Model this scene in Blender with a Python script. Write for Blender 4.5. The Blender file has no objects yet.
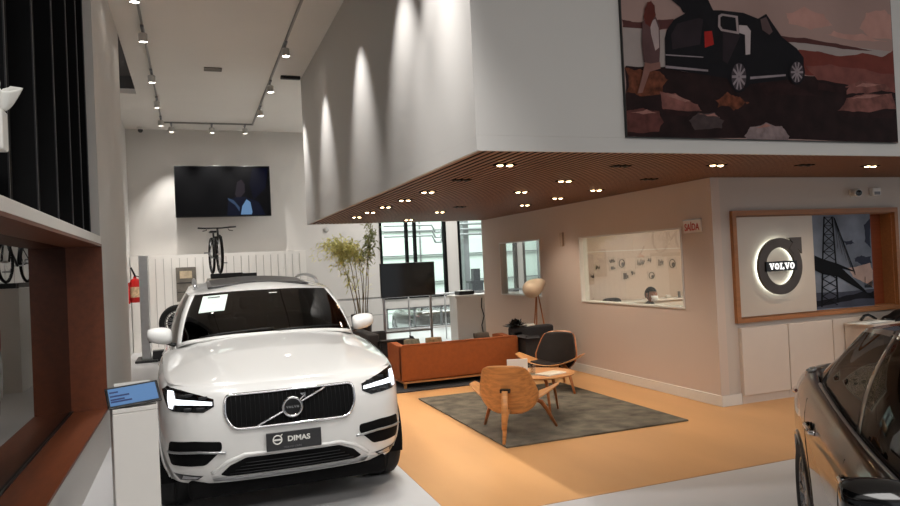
import bpy, bmesh, math, random
from math import sin, cos, pi, radians, sqrt
from mathutils import Vector, Matrix
from mathutils.bvhtree import BVHTree
from mathutils.geometry import delaunay_2d_cdt
random.seed(7)
S = bpy.context.scene
C = bpy.data.collections.new('showroom'); S.collection.children.link(C)

# ------------------------------------------------------------------ materials
def lin(c):
    return tuple(((v/255)/12.92 if v/255 <= .04045 else ((v/255+.055)/1.055)**2.4) for v in c)
MATS = {}
def mat(name, col, rough=.5, metal=0., coat=0., var=.06, nscale=8., bump=0., bscale=120., emit=None, es=0., spec=.5, stretch=None):
    if name in MATS: return MATS[name]
    m = bpy.data.materials.new(name); m.use_nodes = True
    nt = m.node_tree; b = nt.nodes['Principled BSDF']
    c = lin(col)
    tc = nt.nodes.new('ShaderNodeTexCoord')
    mp = nt.nodes.new('ShaderNodeMapping'); nt.links.new(tc.outputs['Object'], mp.inputs['Vector'])
    if stretch: mp.inputs['Scale'].default_value = stretch
    if var > 0:
        n = nt.nodes.new('ShaderNodeTexNoise'); n.inputs['Scale'].default_value = nscale; n.inputs['Detail'].default_value = 5
        nt.links.new(mp.outputs['Vector'], n.inputs['Vector'])
        r = nt.nodes.new('ShaderNodeValToRGB'); e = r.color_ramp.elements
        e[0].position = .3; e[1].position = .7
        e[0].color = (*[max(0, v*(1-var)) for v in c], 1); e[1].color = (*[min(1, v*(1+var)) for v in c], 1)
        nt.links.new(n.outputs['Fac'], r.inputs['Fac']); nt.links.new(r.outputs['Color'], b.inputs['Base Color'])
    else: b.inputs['Base Color'].default_value = (*c, 1)
    b.inputs['Roughness'].default_value = rough; b.inputs['Metallic'].default_value = metal
    b.inputs['Coat Weight'].default_value = coat; b.inputs['Coat Roughness'].default_value = .04
    b.inputs['Specular IOR Level'].default_value = spec
    if bump > 0:
        n2 = nt.nodes.new('ShaderNodeTexNoise'); n2.inputs['Scale'].default_value = bscale; n2.inputs['Detail'].default_value = 3
        nt.links.new(mp.outputs['Vector'], n2.inputs['Vector'])
        bp = nt.nodes.new('ShaderNodeBump'); bp.inputs['Strength'].default_value = bump; bp.inputs['Distance'].default_value = .01
        nt.links.new(n2.outputs['Fac'], bp.inputs['Height']); nt.links.new(bp.outputs['Normal'], b.inputs['Normal'])
    if emit:
        b.inputs['Emission Color'].default_value = (*lin(emit), 1); b.inputs['Emission Strength'].default_value = es
    MATS[name] = m; return m
def glassmat(name, tint, refl=.08, rough=.0, boost=1.0):
    if name in MATS: return MATS[name]
    m = bpy.data.materials.new(name); m.use_nodes = True; nt = m.node_tree
    for n in list(nt.nodes): nt.nodes.remove(n)
    o = nt.nodes.new('ShaderNodeOutputMaterial'); mx = nt.nodes.new('ShaderNodeMixShader')
    t = nt.nodes.new('ShaderNodeBsdfTransparent'); t.inputs['Color'].default_value = (*tint, 1)
    g = nt.nodes.new('ShaderNodeBsdfGlossy'); g.inputs['Roughness'].default_value = rough
    g.inputs['Color'].default_value = (boost, boost, boost, 1)
    # Schlick reflectance, the same from both faces of the pane
    f = nt.nodes.new('ShaderNodeLayerWeight'); f.inputs['Blend'].default_value = .5
    pw = nt.nodes.new('ShaderNodeMath'); pw.operation = 'POWER'; pw.inputs[1].default_value = 5
    ad = nt.nodes.new('ShaderNodeMath'); ad.operation = 'MULTIPLY_ADD'; ad.use_clamp = True; ad.inputs[1].default_value = 1-refl; ad.inputs[2].default_value = refl
    nt.links.new(f.outputs['Facing'], pw.inputs[0]); nt.links.new(pw.outputs[0], ad.inputs[0]); nt.links.new(ad.outputs[0], mx.inputs['Fac'])
    nt.links.new(t.outputs[0], mx.inputs[1]); nt.links.new(g.outputs[0], mx.inputs[2]); nt.links.new(mx.outputs[0], o.inputs['Surface'])
    MATS[name] = m; return m
def woodmat(name, col, rough=.4, var=.25, stretch=(1, 12, 12), coat=0.):
    return mat(name, col, rough, coat=coat, var=var, nscale=3.5, stretch=stretch, bump=.05, bscale=30)

M_wall = mat('white wall paint', (205, 201, 196), .75, var=.015, nscale=1.2, bump=.03)
M_loungewall = mat('warm white wall paint', (206, 188, 175), .75, var=.015, nscale=1.2, bump=.03)
M_ceil = mat('ceiling paint', (226, 221, 214), .9, var=.02, nscale=.8)
M_white = mat('white laminate', (222, 218, 212), .35, var=.01)
M_cab = mat('cabinet laminate', (214, 200, 188), .4, var=.01)
M_floorw = mat('white vinyl floor', (196, 195, 196), .28, var=.03, nscale=1.5)
M_black = mat('black plastic', (14, 14, 15), .4, var=.1)
M_matte = mat('matte black', (8, 8, 9), .8, var=.1, spec=.15)
M_dark = mat('dark grey metal', (48, 48, 50), .45, .6, var=.05)
M_grey = mat('grey metal', (128, 128, 130), .4, .5, var=.05)
M_alu = mat('brushed aluminium', (190, 190, 192), .3, .9, var=.05)
M_chrome = mat('chrome', (225, 225, 228), .08, 1., var=0)
M_oak = woodmat('light oak', (188, 130, 76), .38)
M_oakd = woodmat('oiled oak', (164, 98, 50), .4)
M_redwood = woodmat('reddish wood veneer', (106, 54, 28), .42, var=.15, stretch=(6, 1, 6))
M_slat = woodmat('slat wood', (148, 102, 74), .5, var=.12, stretch=(12, 1, 12))
M_frame = woodmat('frame wood', (160, 104, 60), .42, var=.12)
M_leather = mat('dark leather', (34, 26, 22), .6, var=.12, spec=.2, bump=.15, bscale=200)
M_greyfab = mat('charcoal fabric', (44, 42, 44), .95, var=.2, nscale=60, bump=.3, bscale=400)
M_orange = mat('rust orange fabric', (150, 76, 26), .85, var=.08, nscale=20, bump=.2, bscale=500)
M_rug = mat('grey rug pile', (96, 89, 77), 1., var=.5, nscale=5, bump=.6, bscale=260)
M_rug2 = mat('dark rug pile', (46, 46, 50), 1., var=.25, nscale=4, bump=.6, bscale=260)
M_screen = mat('dark screen', (5, 5, 6), .12, var=0, spec=.6)
M_wcar = mat('white pearl paint', (226, 225, 222), .28, coat=1., var=0)
M_dcar = mat('dark brown metallic paint', (46, 38, 33), .28, .6, coat=1., var=.03, nscale=200)
M_tyre = mat('tyre rubber', (20, 20, 21), .8, var=.1, bump=.2)
M_rim = mat('alloy rim', (150, 150, 152), .25, .9, var=0)
M_gloss = mat('gloss black', (6, 6, 7), .12, var=0, coat=.5)
M_silver = mat('satin silver', (175, 176, 178), .3, .85, var=0)
M_glassC = glassmat('tinted windscreen', (.035, .035, .038), .06)
M_glassS = glassmat('side window glass', (.22, .22, .21), .05, boost=.45)
M_glass = glassmat('clear glass', (.93, .96, .95), .06)
M_mirror = glassmat('dark reflective glass', (.02, .02, .02), .75, boost=.42)
M_lampon = mat('lit lamp lens', (255, 250, 240), .4, var=0, emit=(255, 250, 240), es=25)
M_lampwarm = mat('lit warm lamp', (255, 225, 180), .4, var=0, emit=(255, 214, 160), es=18)
M_drl = mat('lit daytime lamp', (245, 248, 255), .3, var=0, emit=(240, 246, 255), es=1.4)
M_paper = mat('white paper', (225, 224, 218), .7, var=.01)
M_red = mat('red enamel', (190, 24, 20), .35, var=.03)

# ------------------------------------------------------------------ helpers
def link(name, me, m=None, parent=None, smooth=False, loc=None):
    o = bpy.data.objects.new(name, me); C.objects.link(o)
    if m is not None:
        for mm in (m if isinstance(m, (list, tuple)) else [m]): me.materials.append(mm)
    if parent: o.parent = parent
    if loc: o.location = loc
    if smooth:
        for p in me.polygons: p.use_smooth = True
    return o
class MB:
    def __init__(s): s.v = []; s.f = []; s.mi = []; s.cur = 0
    def add(s, vs, fs):
        n = len(s.v); s.v += [tuple(v) for v in vs]; s.f += [tuple(i+n for i in f) for f in fs]; s.mi += [s.cur]*len(fs); return s
    def box(s, x0, x1, y0, y1, z0, z1, M=None):
        x0, x1 = min(x0, x1), max(x0, x1); y0, y1 = min(y0, y1), max(y0, y1); z0, z1 = min(z0, z1), max(z0, z1)
        vs = [Vector((x, y, z)) for z in (z0, z1) for y in (y0, y1) for x in (x0, x1)]
        if M is not None: vs = [M @ v for v in vs]
        return s.add(vs, [(0, 2, 3, 1), (4, 5, 7, 6), (0, 1, 5, 4), (2, 6, 7, 3), (0, 4, 6, 2), (1, 3, 7, 5)])
    def rbox(s, x0, x1, y0, y1, z0, z1, r=.02, seg=3, M=None):
        bm = bmesh.new(); bmesh.ops.create_cube(bm, size=1)
        for v in bm.verts:
            v.co = Vector(((x0+x1)/2+v.co.x*(x1-x0), (y0+y1)/2+v.co.y*(y1-y0), (z0+z1)/2+v.co.z*(z1-z0)))
        bmesh.ops.bevel(bm, geom=bm.edges[:], offset=r, segments=seg, profile=.5, affect='EDGES')
        bm.verts.index_update()
        vs = [(M @ v.co if M is not None else v.co.copy()) for v in bm.verts]; fs = [[v.index for v in f.verts] for f in bm.faces]
        bm.free(); return s.add(vs, fs)
    def tube(s, pts, r, n=10, closed=False, caps=True, flat=None):
        pts = [Vector(p) for p in pts]; N = len(pts)
        rs = r if isinstance(r, (list, tuple)) else [r]*N
        vs = []; fs = []; up = None
        for i, p in enumerate(pts):
            if closed: t = pts[(i+1) % N]-pts[i-1]
            else: t = pts[min(i+1, N-1)]-pts[max(i-1, 0)]
            t.normalize()
            if up is None:
                up = Vector((0, 0, 1)) if abs(t.z) < .9 else Vector((0, 1, 0))
            a = t.cross(up).normalized(); b = a.cross(t).normalized(); up = b
            for k in range(n):
                an = 2*pi*k/n
                vs.append(p+a*cos(an)*rs[i]+b*sin(an)*rs[i]*(flat or 1))
        R = N if closed else N-1
        for i in range(R):
            for k in range(n):
                j = (i+1) % N
                fs.append((i*n+k, i*n+(k+1) % n, j*n+(k+1) % n, j*n+k))
        if caps and not closed:
            fs.append(tuple(range(n-1, -1, -1))); fs.append(tuple((N-1)*n+k for k in range(n)))
        return s.add(vs, fs)
    def lathe(s, prof, n=32, M=None, cap=True):
        vs = []; fs = []
        for r, z in prof:
            for k in range(n):
                an = 2*pi*k/n; v = Vector((r*cos(an), r*sin(an), z)); vs.append(M @ v if M is not None else v)
        for i in range(len(prof)-1):
            for k in range(n): fs.append((i*n+k, i*n+(k+1) % n, (i+1)*n+(k+1) % n, (i+1)*n+k))
        if cap:
            if prof[0][0] > 1e-5: fs.append(tuple(range(n-1, -1, -1)))
            if prof[-1][0] > 1e-5: fs.append(tuple((len(prof)-1)*n+k for k in range(n)))
        return s.add(vs, fs)
    def grid(s, P, nu, nv, close_u=False):
        vs = [P(i, j) for j in range(nv) for i in range(nu)]; fs = []
        for j in range(nv-1):
            for i in range(nu if close_u else nu-1):
                a = j*nu+i; b = j*nu+(i+1) % nu; fs.append((a, b, b+nu, a+nu))
        return s.add(vs, fs)
    def prism(s, poly, d0, d1, F):
        """poly of (a,b); F(a,b,d)->xyz"""
        n = len(poly)
        vs = [F(a, b, d0) for a, b in poly]+[F(a, b, d1) for a, b in poly]
        fs = [tuple(range(n-1, -1, -1)), tuple(range(n, 2*n))]+[(i, (i+1) % n, (i+1) % n+n, i+n) for i in range(n)]
        return s.add(vs, fs)
    def mesh(s, name, merge=False):
        me = bpy.data.meshes.new(name); me.from_pydata(s.v, [], s.f)
        for p, k in zip(me.polygons, s.mi): p.material_index = k
        bm = bmesh.new(); bm.from_mesh(me)
        if merge: bmesh.ops.remove_doubles(bm, verts=bm.verts, dist=1e-4)
        bmesh.ops.recalc_face_normals(bm, faces=bm.faces); bm.to_mesh(me); bm.free(); return me
    def obj(s, name, m, parent=None, smooth=False, merge=False, sub=0, solid=0, auto=None, loc=None):
        me = s.mesh(name, merge); o = link(name, me, m, parent, smooth or bool(sub) or auto is not None, loc)
        if solid:
            q = o.modifiers.new('thick', 'SOLIDIFY'); q.thickness = solid; q.offset = -1
        if sub:
            q = o.modifiers.new('sub', 'SUBSURF'); q.levels = sub; q.render_levels = sub
        if auto is not None:
            bm = bmesh.new(); bm.from_mesh(me)
            for e in bm.edges:
                if len(e.link_faces) == 2 and e.calc_face_angle(0) > radians(auto): e.smooth = False
            bm.to_mesh(me); bm.free()
        return o
def tag(o, label=None, cat=None, group=None, kind=None):
    if label: o['label'] = label
    if cat: o['category'] = cat
    if group: o['group'] = group
    if kind: o['kind'] = kind
    return o
def empty(name, loc=(0, 0, 0), rz=0., label=None, cat=None, group=None, kind=None):
    o = bpy.data.objects.new(name, None); C.objects.link(o); o.location = loc; o.rotation_euler = (0, 0, rz); o.empty_display_size = .1
    return tag(o, label, cat, group, kind)
def struct(name, mb, m, parent=None, **k):
    o = mb.obj(name, m, parent, **k)
    if not parent: o['kind'] = 'structure'
    return o
def copy_tree(o, parent=None):
    c = o.copy(); C.objects.link(c); c.parent = parent
    for ch in list(o.children): copy_tree(ch, c)
    return c
def B(*a, **k): return MB().box(*a, **k)
def RB(*a, **k): return MB().rbox(*a, **k)
def along(a, b):
    a = Vector(a); b = Vector(b); z = (b-a).normalized(); M = z.to_track_quat('Z', 'Y').to_matrix().to_4x4(); M.translation = a; return M, (b-a).length
def text_mesh(txt, size, depth, bold=0.):
    cu = bpy.data.curves.new('t', 'FONT'); cu.body = txt; cu.size = size; cu.extrude = depth; cu.offset = bold; cu.align_x = 'CENTER'; cu.align_y = 'CENTER'
    o = bpy.data.objects.new('t', cu); S.collection.objects.link(o); bpy.context.view_layer.update()
    me = bpy.data.meshes.new_from_object(o.evaluated_get(bpy.context.evaluated_depsgraph_get()))
    bpy.data.objects.remove(o); return me
def text(name, txt, size, m, parent, matrix, depth=.001, bold=0., sx=1.):
    me = text_mesh(txt, size, depth, bold*size); me.transform(Matrix.Diagonal((sx, 1, 1, 1))); me.transform(matrix)
    return link(name, me, m, parent)
def basis(o, x, y):
    x = Vector(x).normalized(); y = Vector(y).normalized(); z = x.cross(y)
    M = Matrix((x, y, z)).transposed().to_4x4(); M.translation = Vector(o); return M
def crs(pts, u):
    """Catmull-Rom at u in [0,1], uniform in chord length knots"""
    n = len(pts)
    if not hasattr(crs, 'c'): crs.c = {}
    key = id(pts)
    if key not in crs.c:
        d = [0]
        for i in range(1, n): d.append(d[-1]+max(1e-6, (Vector(pts[i])-Vector(pts[i-1])).length))
        crs.c[key] = ([x/d[-1] for x in d], pts)
    k = crs.c[key][0]
    u = min(max(u, 0), 1); i = 0
    while i < n-2 and u > k[i+1]: i += 1
    p1 = Vector(pts[i]); p2 = Vector(pts[i+1]); h = k[i+1]-k[i]; t = (u-k[i])/h
    def tan(j):
        if j == 0: return (Vector(pts[1])-Vector(pts[0]))/(k[1]-k[0])
        if j == n-1: return (Vector(pts[-1])-Vector(pts[-2]))/(k[-1]-k[-2])
        a = (Vector(pts[j])-Vector(pts[j-1]))/(k[j]-k[j-1]); b = (Vector(pts[j+1])-Vector(pts[j]))/(k[j+1]-k[j])
        w = (k[j]-k[j-1])/(k[j+1]-k[j-1]); return a*(1-w)+b*w
    m1 = tan(i)*h; m2 = tan(i+1)*h
    return (2*t**3-3*t*t+1)*p1+(t**3-2*t*t+t)*m1+(-2*t**3+3*t*t)*p2+(t**3-t*t)*m2
def ipl(tab, x):
    if x <= tab[0][0]: return tab[0][1]
    for (a, b), (c, d) in zip(tab, tab[1:]):
        if x <= c: t = (x-a)/(c-a); t = t*t*(3-2*t)*.5+t*.5; return b+(d-b)*t
    return tab[-1][1]
def lerp(a, b, t): return a+(b-a)*t
POSTER = [('pink', [(5.15, 3.935), (5.388, 4.015), (5.623, 3.959), (5.737, 3.861), (5.451, 3.794), (5.182, 3.834)]), ('pink', [(6.165, 4.018), (6.428, 4.071), (6.521, 4.015), (6.511, 3.776), (6.19, 3.776), (6.068, 3.855)]), ('pink', [(5.734, 3.815), (6.107, 3.811), (6.448, 3.756), (6.017, 3.733), (5.609, 3.766)]), ('hill', [(3.389, 3.733), (3.47, 3.728), (3.565, 3.725), (3.761, 3.762), (3.911, 3.779), (3.923, 3.711), (3.756, 3.671), (3.392, 3.669)]), ('sea', [(3.392, 3.669), (3.822, 3.676), (3.802, 3.36), (3.391, 3.332)]), ('sea', [(5.095, 3.68), (5.524, 3.7), (6.012, 3.671), (6.52, 3.659), (6.522, 3.57), (5.922, 3.573), (5.318, 3.576)]), ('hill', [(5.078, 3.717), (5.367, 3.719), (5.765, 3.692), (6.012, 3.671), (6.266, 3.649), (5.844, 3.642), (5.442, 3.664), (5.131, 3.662)]), ('rust', [(5.281, 3.603), (5.517, 3.603), (5.757, 3.572), (6.093, 3.623), (6.348, 3.598), (6.531, 3.698), (6.518, 3.411), (5.343, 3.368)]), ('ground', [(3.392, 3.351), (3.802, 3.365), (4.239, 3.341), (5.187, 3.36), (5.744, 3.404), (6.529, 3.437), (6.511, 2.751), (3.375, 2.756)]), ('grass', [(3.391, 3.343), (3.542, 3.332), (3.734, 3.324), (3.828, 3.252), (3.772, 3.14), (3.528, 3.103), (3.391, 3.124)]), ('grass', [(4.293, 3.105), (4.438, 3.181), (4.578, 3.144), (4.683, 3.091), (4.498, 3.013), (4.323, 3.036)]), ('rust2', [(5.349, 3.458), (5.669, 3.491), (6.124, 3.469), (6.512, 3.442), (6.514, 3.252), (5.983, 3.277), (5.498, 3.331)]), ('rock', [(3.724, 3.152), (3.888, 3.145), (4.117, 3.057), (4.165, 3.003), (3.944, 2.982), (3.747, 3.003)]), ('rock2', [(3.388, 2.978), (3.554, 3.01), (3.714, 2.988), (3.757, 2.894), (3.703, 2.811), (3.376, 2.778)]), ('rock3', [(4.007, 2.915), (4.113, 2.987), (4.286, 2.998), (4.393, 2.925), (4.364, 2.854), (4.069, 2.833)]), ('rock', [(5.719, 3.052), (5.851, 3.179), (6.106, 3.235), (6.453, 3.25), (6.511, 3.093), (6.135, 3.05)]), ('rock', [(5.838, 3.286), (6.031, 3.356), (6.372, 3.334), (6.464, 3.282), (6.106, 3.229), (5.853, 3.21)]), ('rock4', [(4.597, 2.788), (4.668, 2.875), (4.855, 2.923), (5.04, 2.893), (5.132, 2.798), (5.106, 2.753), (4.624, 2.757)]), ('rockhi', [(3.772, 3.134), (3.887, 3.134), (4.051, 3.082), (3.983, 3.071), (3.819, 3.109)]), ('rockhi', [(3.425, 2.965), (3.586, 2.997), (3.696, 2.969), (3.551, 2.953)]), ('rockhi', [(4.112, 2.973), (4.285, 2.987), (4.352, 2.949), (4.214, 2.957)]), ('rockhi', [(5.892, 3.171), (6.105, 3.223), (6.408, 3.235), (6.145, 3.187)]), ('rockhi', [(5.879, 3.272), (6.071, 3.333), (6.327, 3.326), (6.11, 3.292)]), ('rockhi', [(4.686, 2.861), (4.854, 2.911), (5.002, 2.886), (4.852, 2.877)]), ('shade', [(3.748, 3.008), (4.148, 3.005), (4.009, 2.951), (3.777, 2.955)]), ('shade', [(5.719, 3.052), (6.134, 3.044), (6.502, 3.087), (6.433, 2.996), (5.797, 3.003)]), ('shade', [(5.496, 3.316), (5.9, 3.282), (5.813, 3.217), (5.491, 3.24)]), ('shade', [(3.384, 2.805), (3.67, 2.805), (3.603, 2.761), (3.381, 2.757)]), ('shade', [(4.77, 3.296), (5.181, 3.28), (5.487, 3.18), (4.871, 3.156)]), ('car', [(3.887, 3.943), (4.279, 3.977), (4.329, 3.885), (4.064, 3.824), (4.005, 3.842), (3.98, 3.884)]), ('car', [(3.804, 3.606), (3.828, 3.677), (3.91, 3.773), (4.049, 3.845), (4.273, 3.881), (4.414, 3.892), (4.663, 3.89), (4.825, 3.851), (4.922, 3.902), (4.991, 3.82), (5.096, 3.701), (5.262, 3.611), (5.339, 3.532), (5.335, 3.368), (5.241, 3.304), (5.127, 3.319), (4.694, 3.258), (4.617, 3.189), (4.483, 3.226), (4.445, 3.295), (4.237, 3.313), (3.795, 3.346)]), ('carpan', [(3.869, 3.638), (3.941, 3.74), (4.165, 3.805), (4.216, 3.797), (4.168, 3.575), (3.878, 3.515)]), ('win', [(4.382, 3.844), (4.419, 3.864), (4.596, 3.856), (4.6, 3.695), (4.402, 3.71), (4.372, 3.744)]), ('car', [(4.402, 3.829), (4.428, 3.845), (4.57, 3.839), (4.576, 3.717), (4.421, 3.728), (4.398, 3.755)]), ('win2', [(4.851, 3.847), (4.92, 3.873), (4.986, 3.746), (4.946, 3.714), (4.867, 3.752)]), ('tail', [(4.22, 3.691), (4.303, 3.703), (4.317, 3.585), (4.217, 3.55)]), ('chr', [(3.796, 3.373), (4.24, 3.361), (4.239, 3.344), (3.795, 3.351)]), ('chr', [(3.802, 3.469), (4.195, 3.471), (4.195, 3.462), (3.802, 3.458)]), ('seat', [(4.602, 3.776), (4.692, 3.777), (4.733, 3.734), (4.712, 3.524), (4.66, 3.515), (4.665, 3.694), (4.601, 3.707)]), ('carpan', [(4.419, 3.705), (4.614, 3.685), (4.454, 3.423), (4.402, 3.449)]), ('chr', [(4.698, 3.322), (5.111, 3.366), (5.11, 3.348), (4.697, 3.299)]), ('car', [(4.673, 3.32), (4.665, 3.277), (4.648, 3.237), (4.623, 3.204), (4.594, 3.183), (4.562, 3.175), (4.531, 3.181), (4.505, 3.199), (4.485, 3.229), (4.473, 3.268), (4.471, 3.311), (4.479, 3.354), (4.496, 3.394), (4.52, 3.426), (4.549, 3.448), (4.581, 3.456), (4.611, 3.451), (4.638, 3.433), (4.659, 3.403), (4.671, 3.364)]), ('rimd', [(4.654, 3.32), (4.648, 3.281), (4.634, 3.246), (4.613, 3.218), (4.589, 3.199), (4.563, 3.192), (4.538, 3.197), (4.516, 3.214), (4.5, 3.24), (4.49, 3.274), (4.489, 3.311), (4.495, 3.35), (4.509, 3.385), (4.529, 3.413), (4.553, 3.431), (4.579, 3.439), (4.605, 3.434), (4.627, 3.418), (4.643, 3.392), (4.653, 3.358)]), ('chr', [(4.577, 3.328), (4.651, 3.331), (4.649, 3.308), (4.576, 3.303)]), ('chr', [(4.581, 3.321), (4.636, 3.26), (4.625, 3.24), (4.57, 3.301)]), ('chr', [(4.581, 3.312), (4.596, 3.21), (4.58, 3.202), (4.564, 3.304)]), ('chr', [(4.577, 3.304), (4.547, 3.2), (4.533, 3.207), (4.561, 3.311)]), ('chr', [(4.571, 3.301), (4.508, 3.235), (4.5, 3.253), (4.562, 3.32)]), ('chr', [(4.565, 3.303), (4.493, 3.3), (4.494, 3.323), (4.567, 3.328)]), ('chr', [(4.562, 3.31), (4.508, 3.371), (4.518, 3.39), (4.573, 3.33)]), ('chr', [(4.562, 3.319), (4.547, 3.421), (4.562, 3.429), (4.578, 3.327)]), ('chr', [(4.566, 3.327), (4.596, 3.431), (4.61, 3.425), (4.581, 3.32)]), ('chr', [(4.572, 3.33), (4.635, 3.397), (4.643, 3.378), (4.58, 3.311)]), ('car', [(5.341, 3.395), (5.333, 3.359), (5.317, 3.325), (5.294, 3.299), (5.265, 3.281), (5.235, 3.274), (5.205, 3.278), (5.18, 3.293), (5.16, 3.318), (5.149, 3.35), (5.147, 3.385), (5.154, 3.421), (5.17, 3.454), (5.193, 3.481), (5.221, 3.499), (5.251, 3.506), (5.281, 3.502), (5.307, 3.487), (5.327, 3.463), (5.338, 3.431)]), ('rimd', [(5.321, 3.394), (5.315, 3.363), (5.302, 3.335), (5.283, 3.313), (5.26, 3.298), (5.236, 3.292), (5.213, 3.295), (5.192, 3.308), (5.176, 3.329), (5.167, 3.356), (5.166, 3.386), (5.172, 3.416), (5.184, 3.444), (5.203, 3.467), (5.226, 3.482), (5.25, 3.488), (5.274, 3.485), (5.294, 3.472), (5.31, 3.451), (5.319, 3.424)]), ('chr', [(5.249, 3.4), (5.317, 3.403), (5.316, 3.384), (5.247, 3.38)]), ('chr', [(5.252, 3.395), (5.304, 3.346), (5.294, 3.33), (5.242, 3.378)]), ('chr', [(5.252, 3.387), (5.267, 3.306), (5.252, 3.3), (5.236, 3.381)]), ('chr', [(5.248, 3.381), (5.221, 3.298), (5.207, 3.303), (5.234, 3.387)]), ('chr', [(5.243, 3.378), (5.184, 3.325), (5.176, 3.34), (5.235, 3.394)]), ('chr', [(5.237, 3.38), (5.169, 3.377), (5.171, 3.396), (5.239, 3.4)]), ('chr', [(5.234, 3.385), (5.183, 3.434), (5.193, 3.449), (5.244, 3.402)]), ('chr', [(5.234, 3.393), (5.219, 3.474), (5.234, 3.48), (5.25, 3.399)]), ('chr', [(5.238, 3.399), (5.265, 3.482), (5.279, 3.477), (5.252, 3.393)]), ('chr', [(5.243, 3.402), (5.303, 3.455), (5.31, 3.441), (5.251, 3.386)]), ('legs', [(3.591, 3.402), (3.739, 3.397), (3.742, 3.343), (3.63, 3.31), (3.546, 3.131), (3.498, 3.123), (3.555, 3.279)]), ('coat', [(3.581, 3.726), (3.639, 3.771), (3.714, 3.785), (3.752, 3.712), (3.746, 3.52), (3.732, 3.397), (3.641, 3.378), (3.577, 3.388), (3.564, 3.536)]), ('scarf', [(3.656, 3.732), (3.712, 3.758), (3.74, 3.684), (3.737, 3.52), (3.696, 3.49), (3.662, 3.624)]), ('hair', [(3.611, 3.837), (3.64, 3.894), (3.679, 3.911), (3.713, 3.873), (3.721, 3.791), (3.696, 3.762), (3.659, 3.683), (3.609, 3.712), (3.594, 3.768)])]
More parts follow.
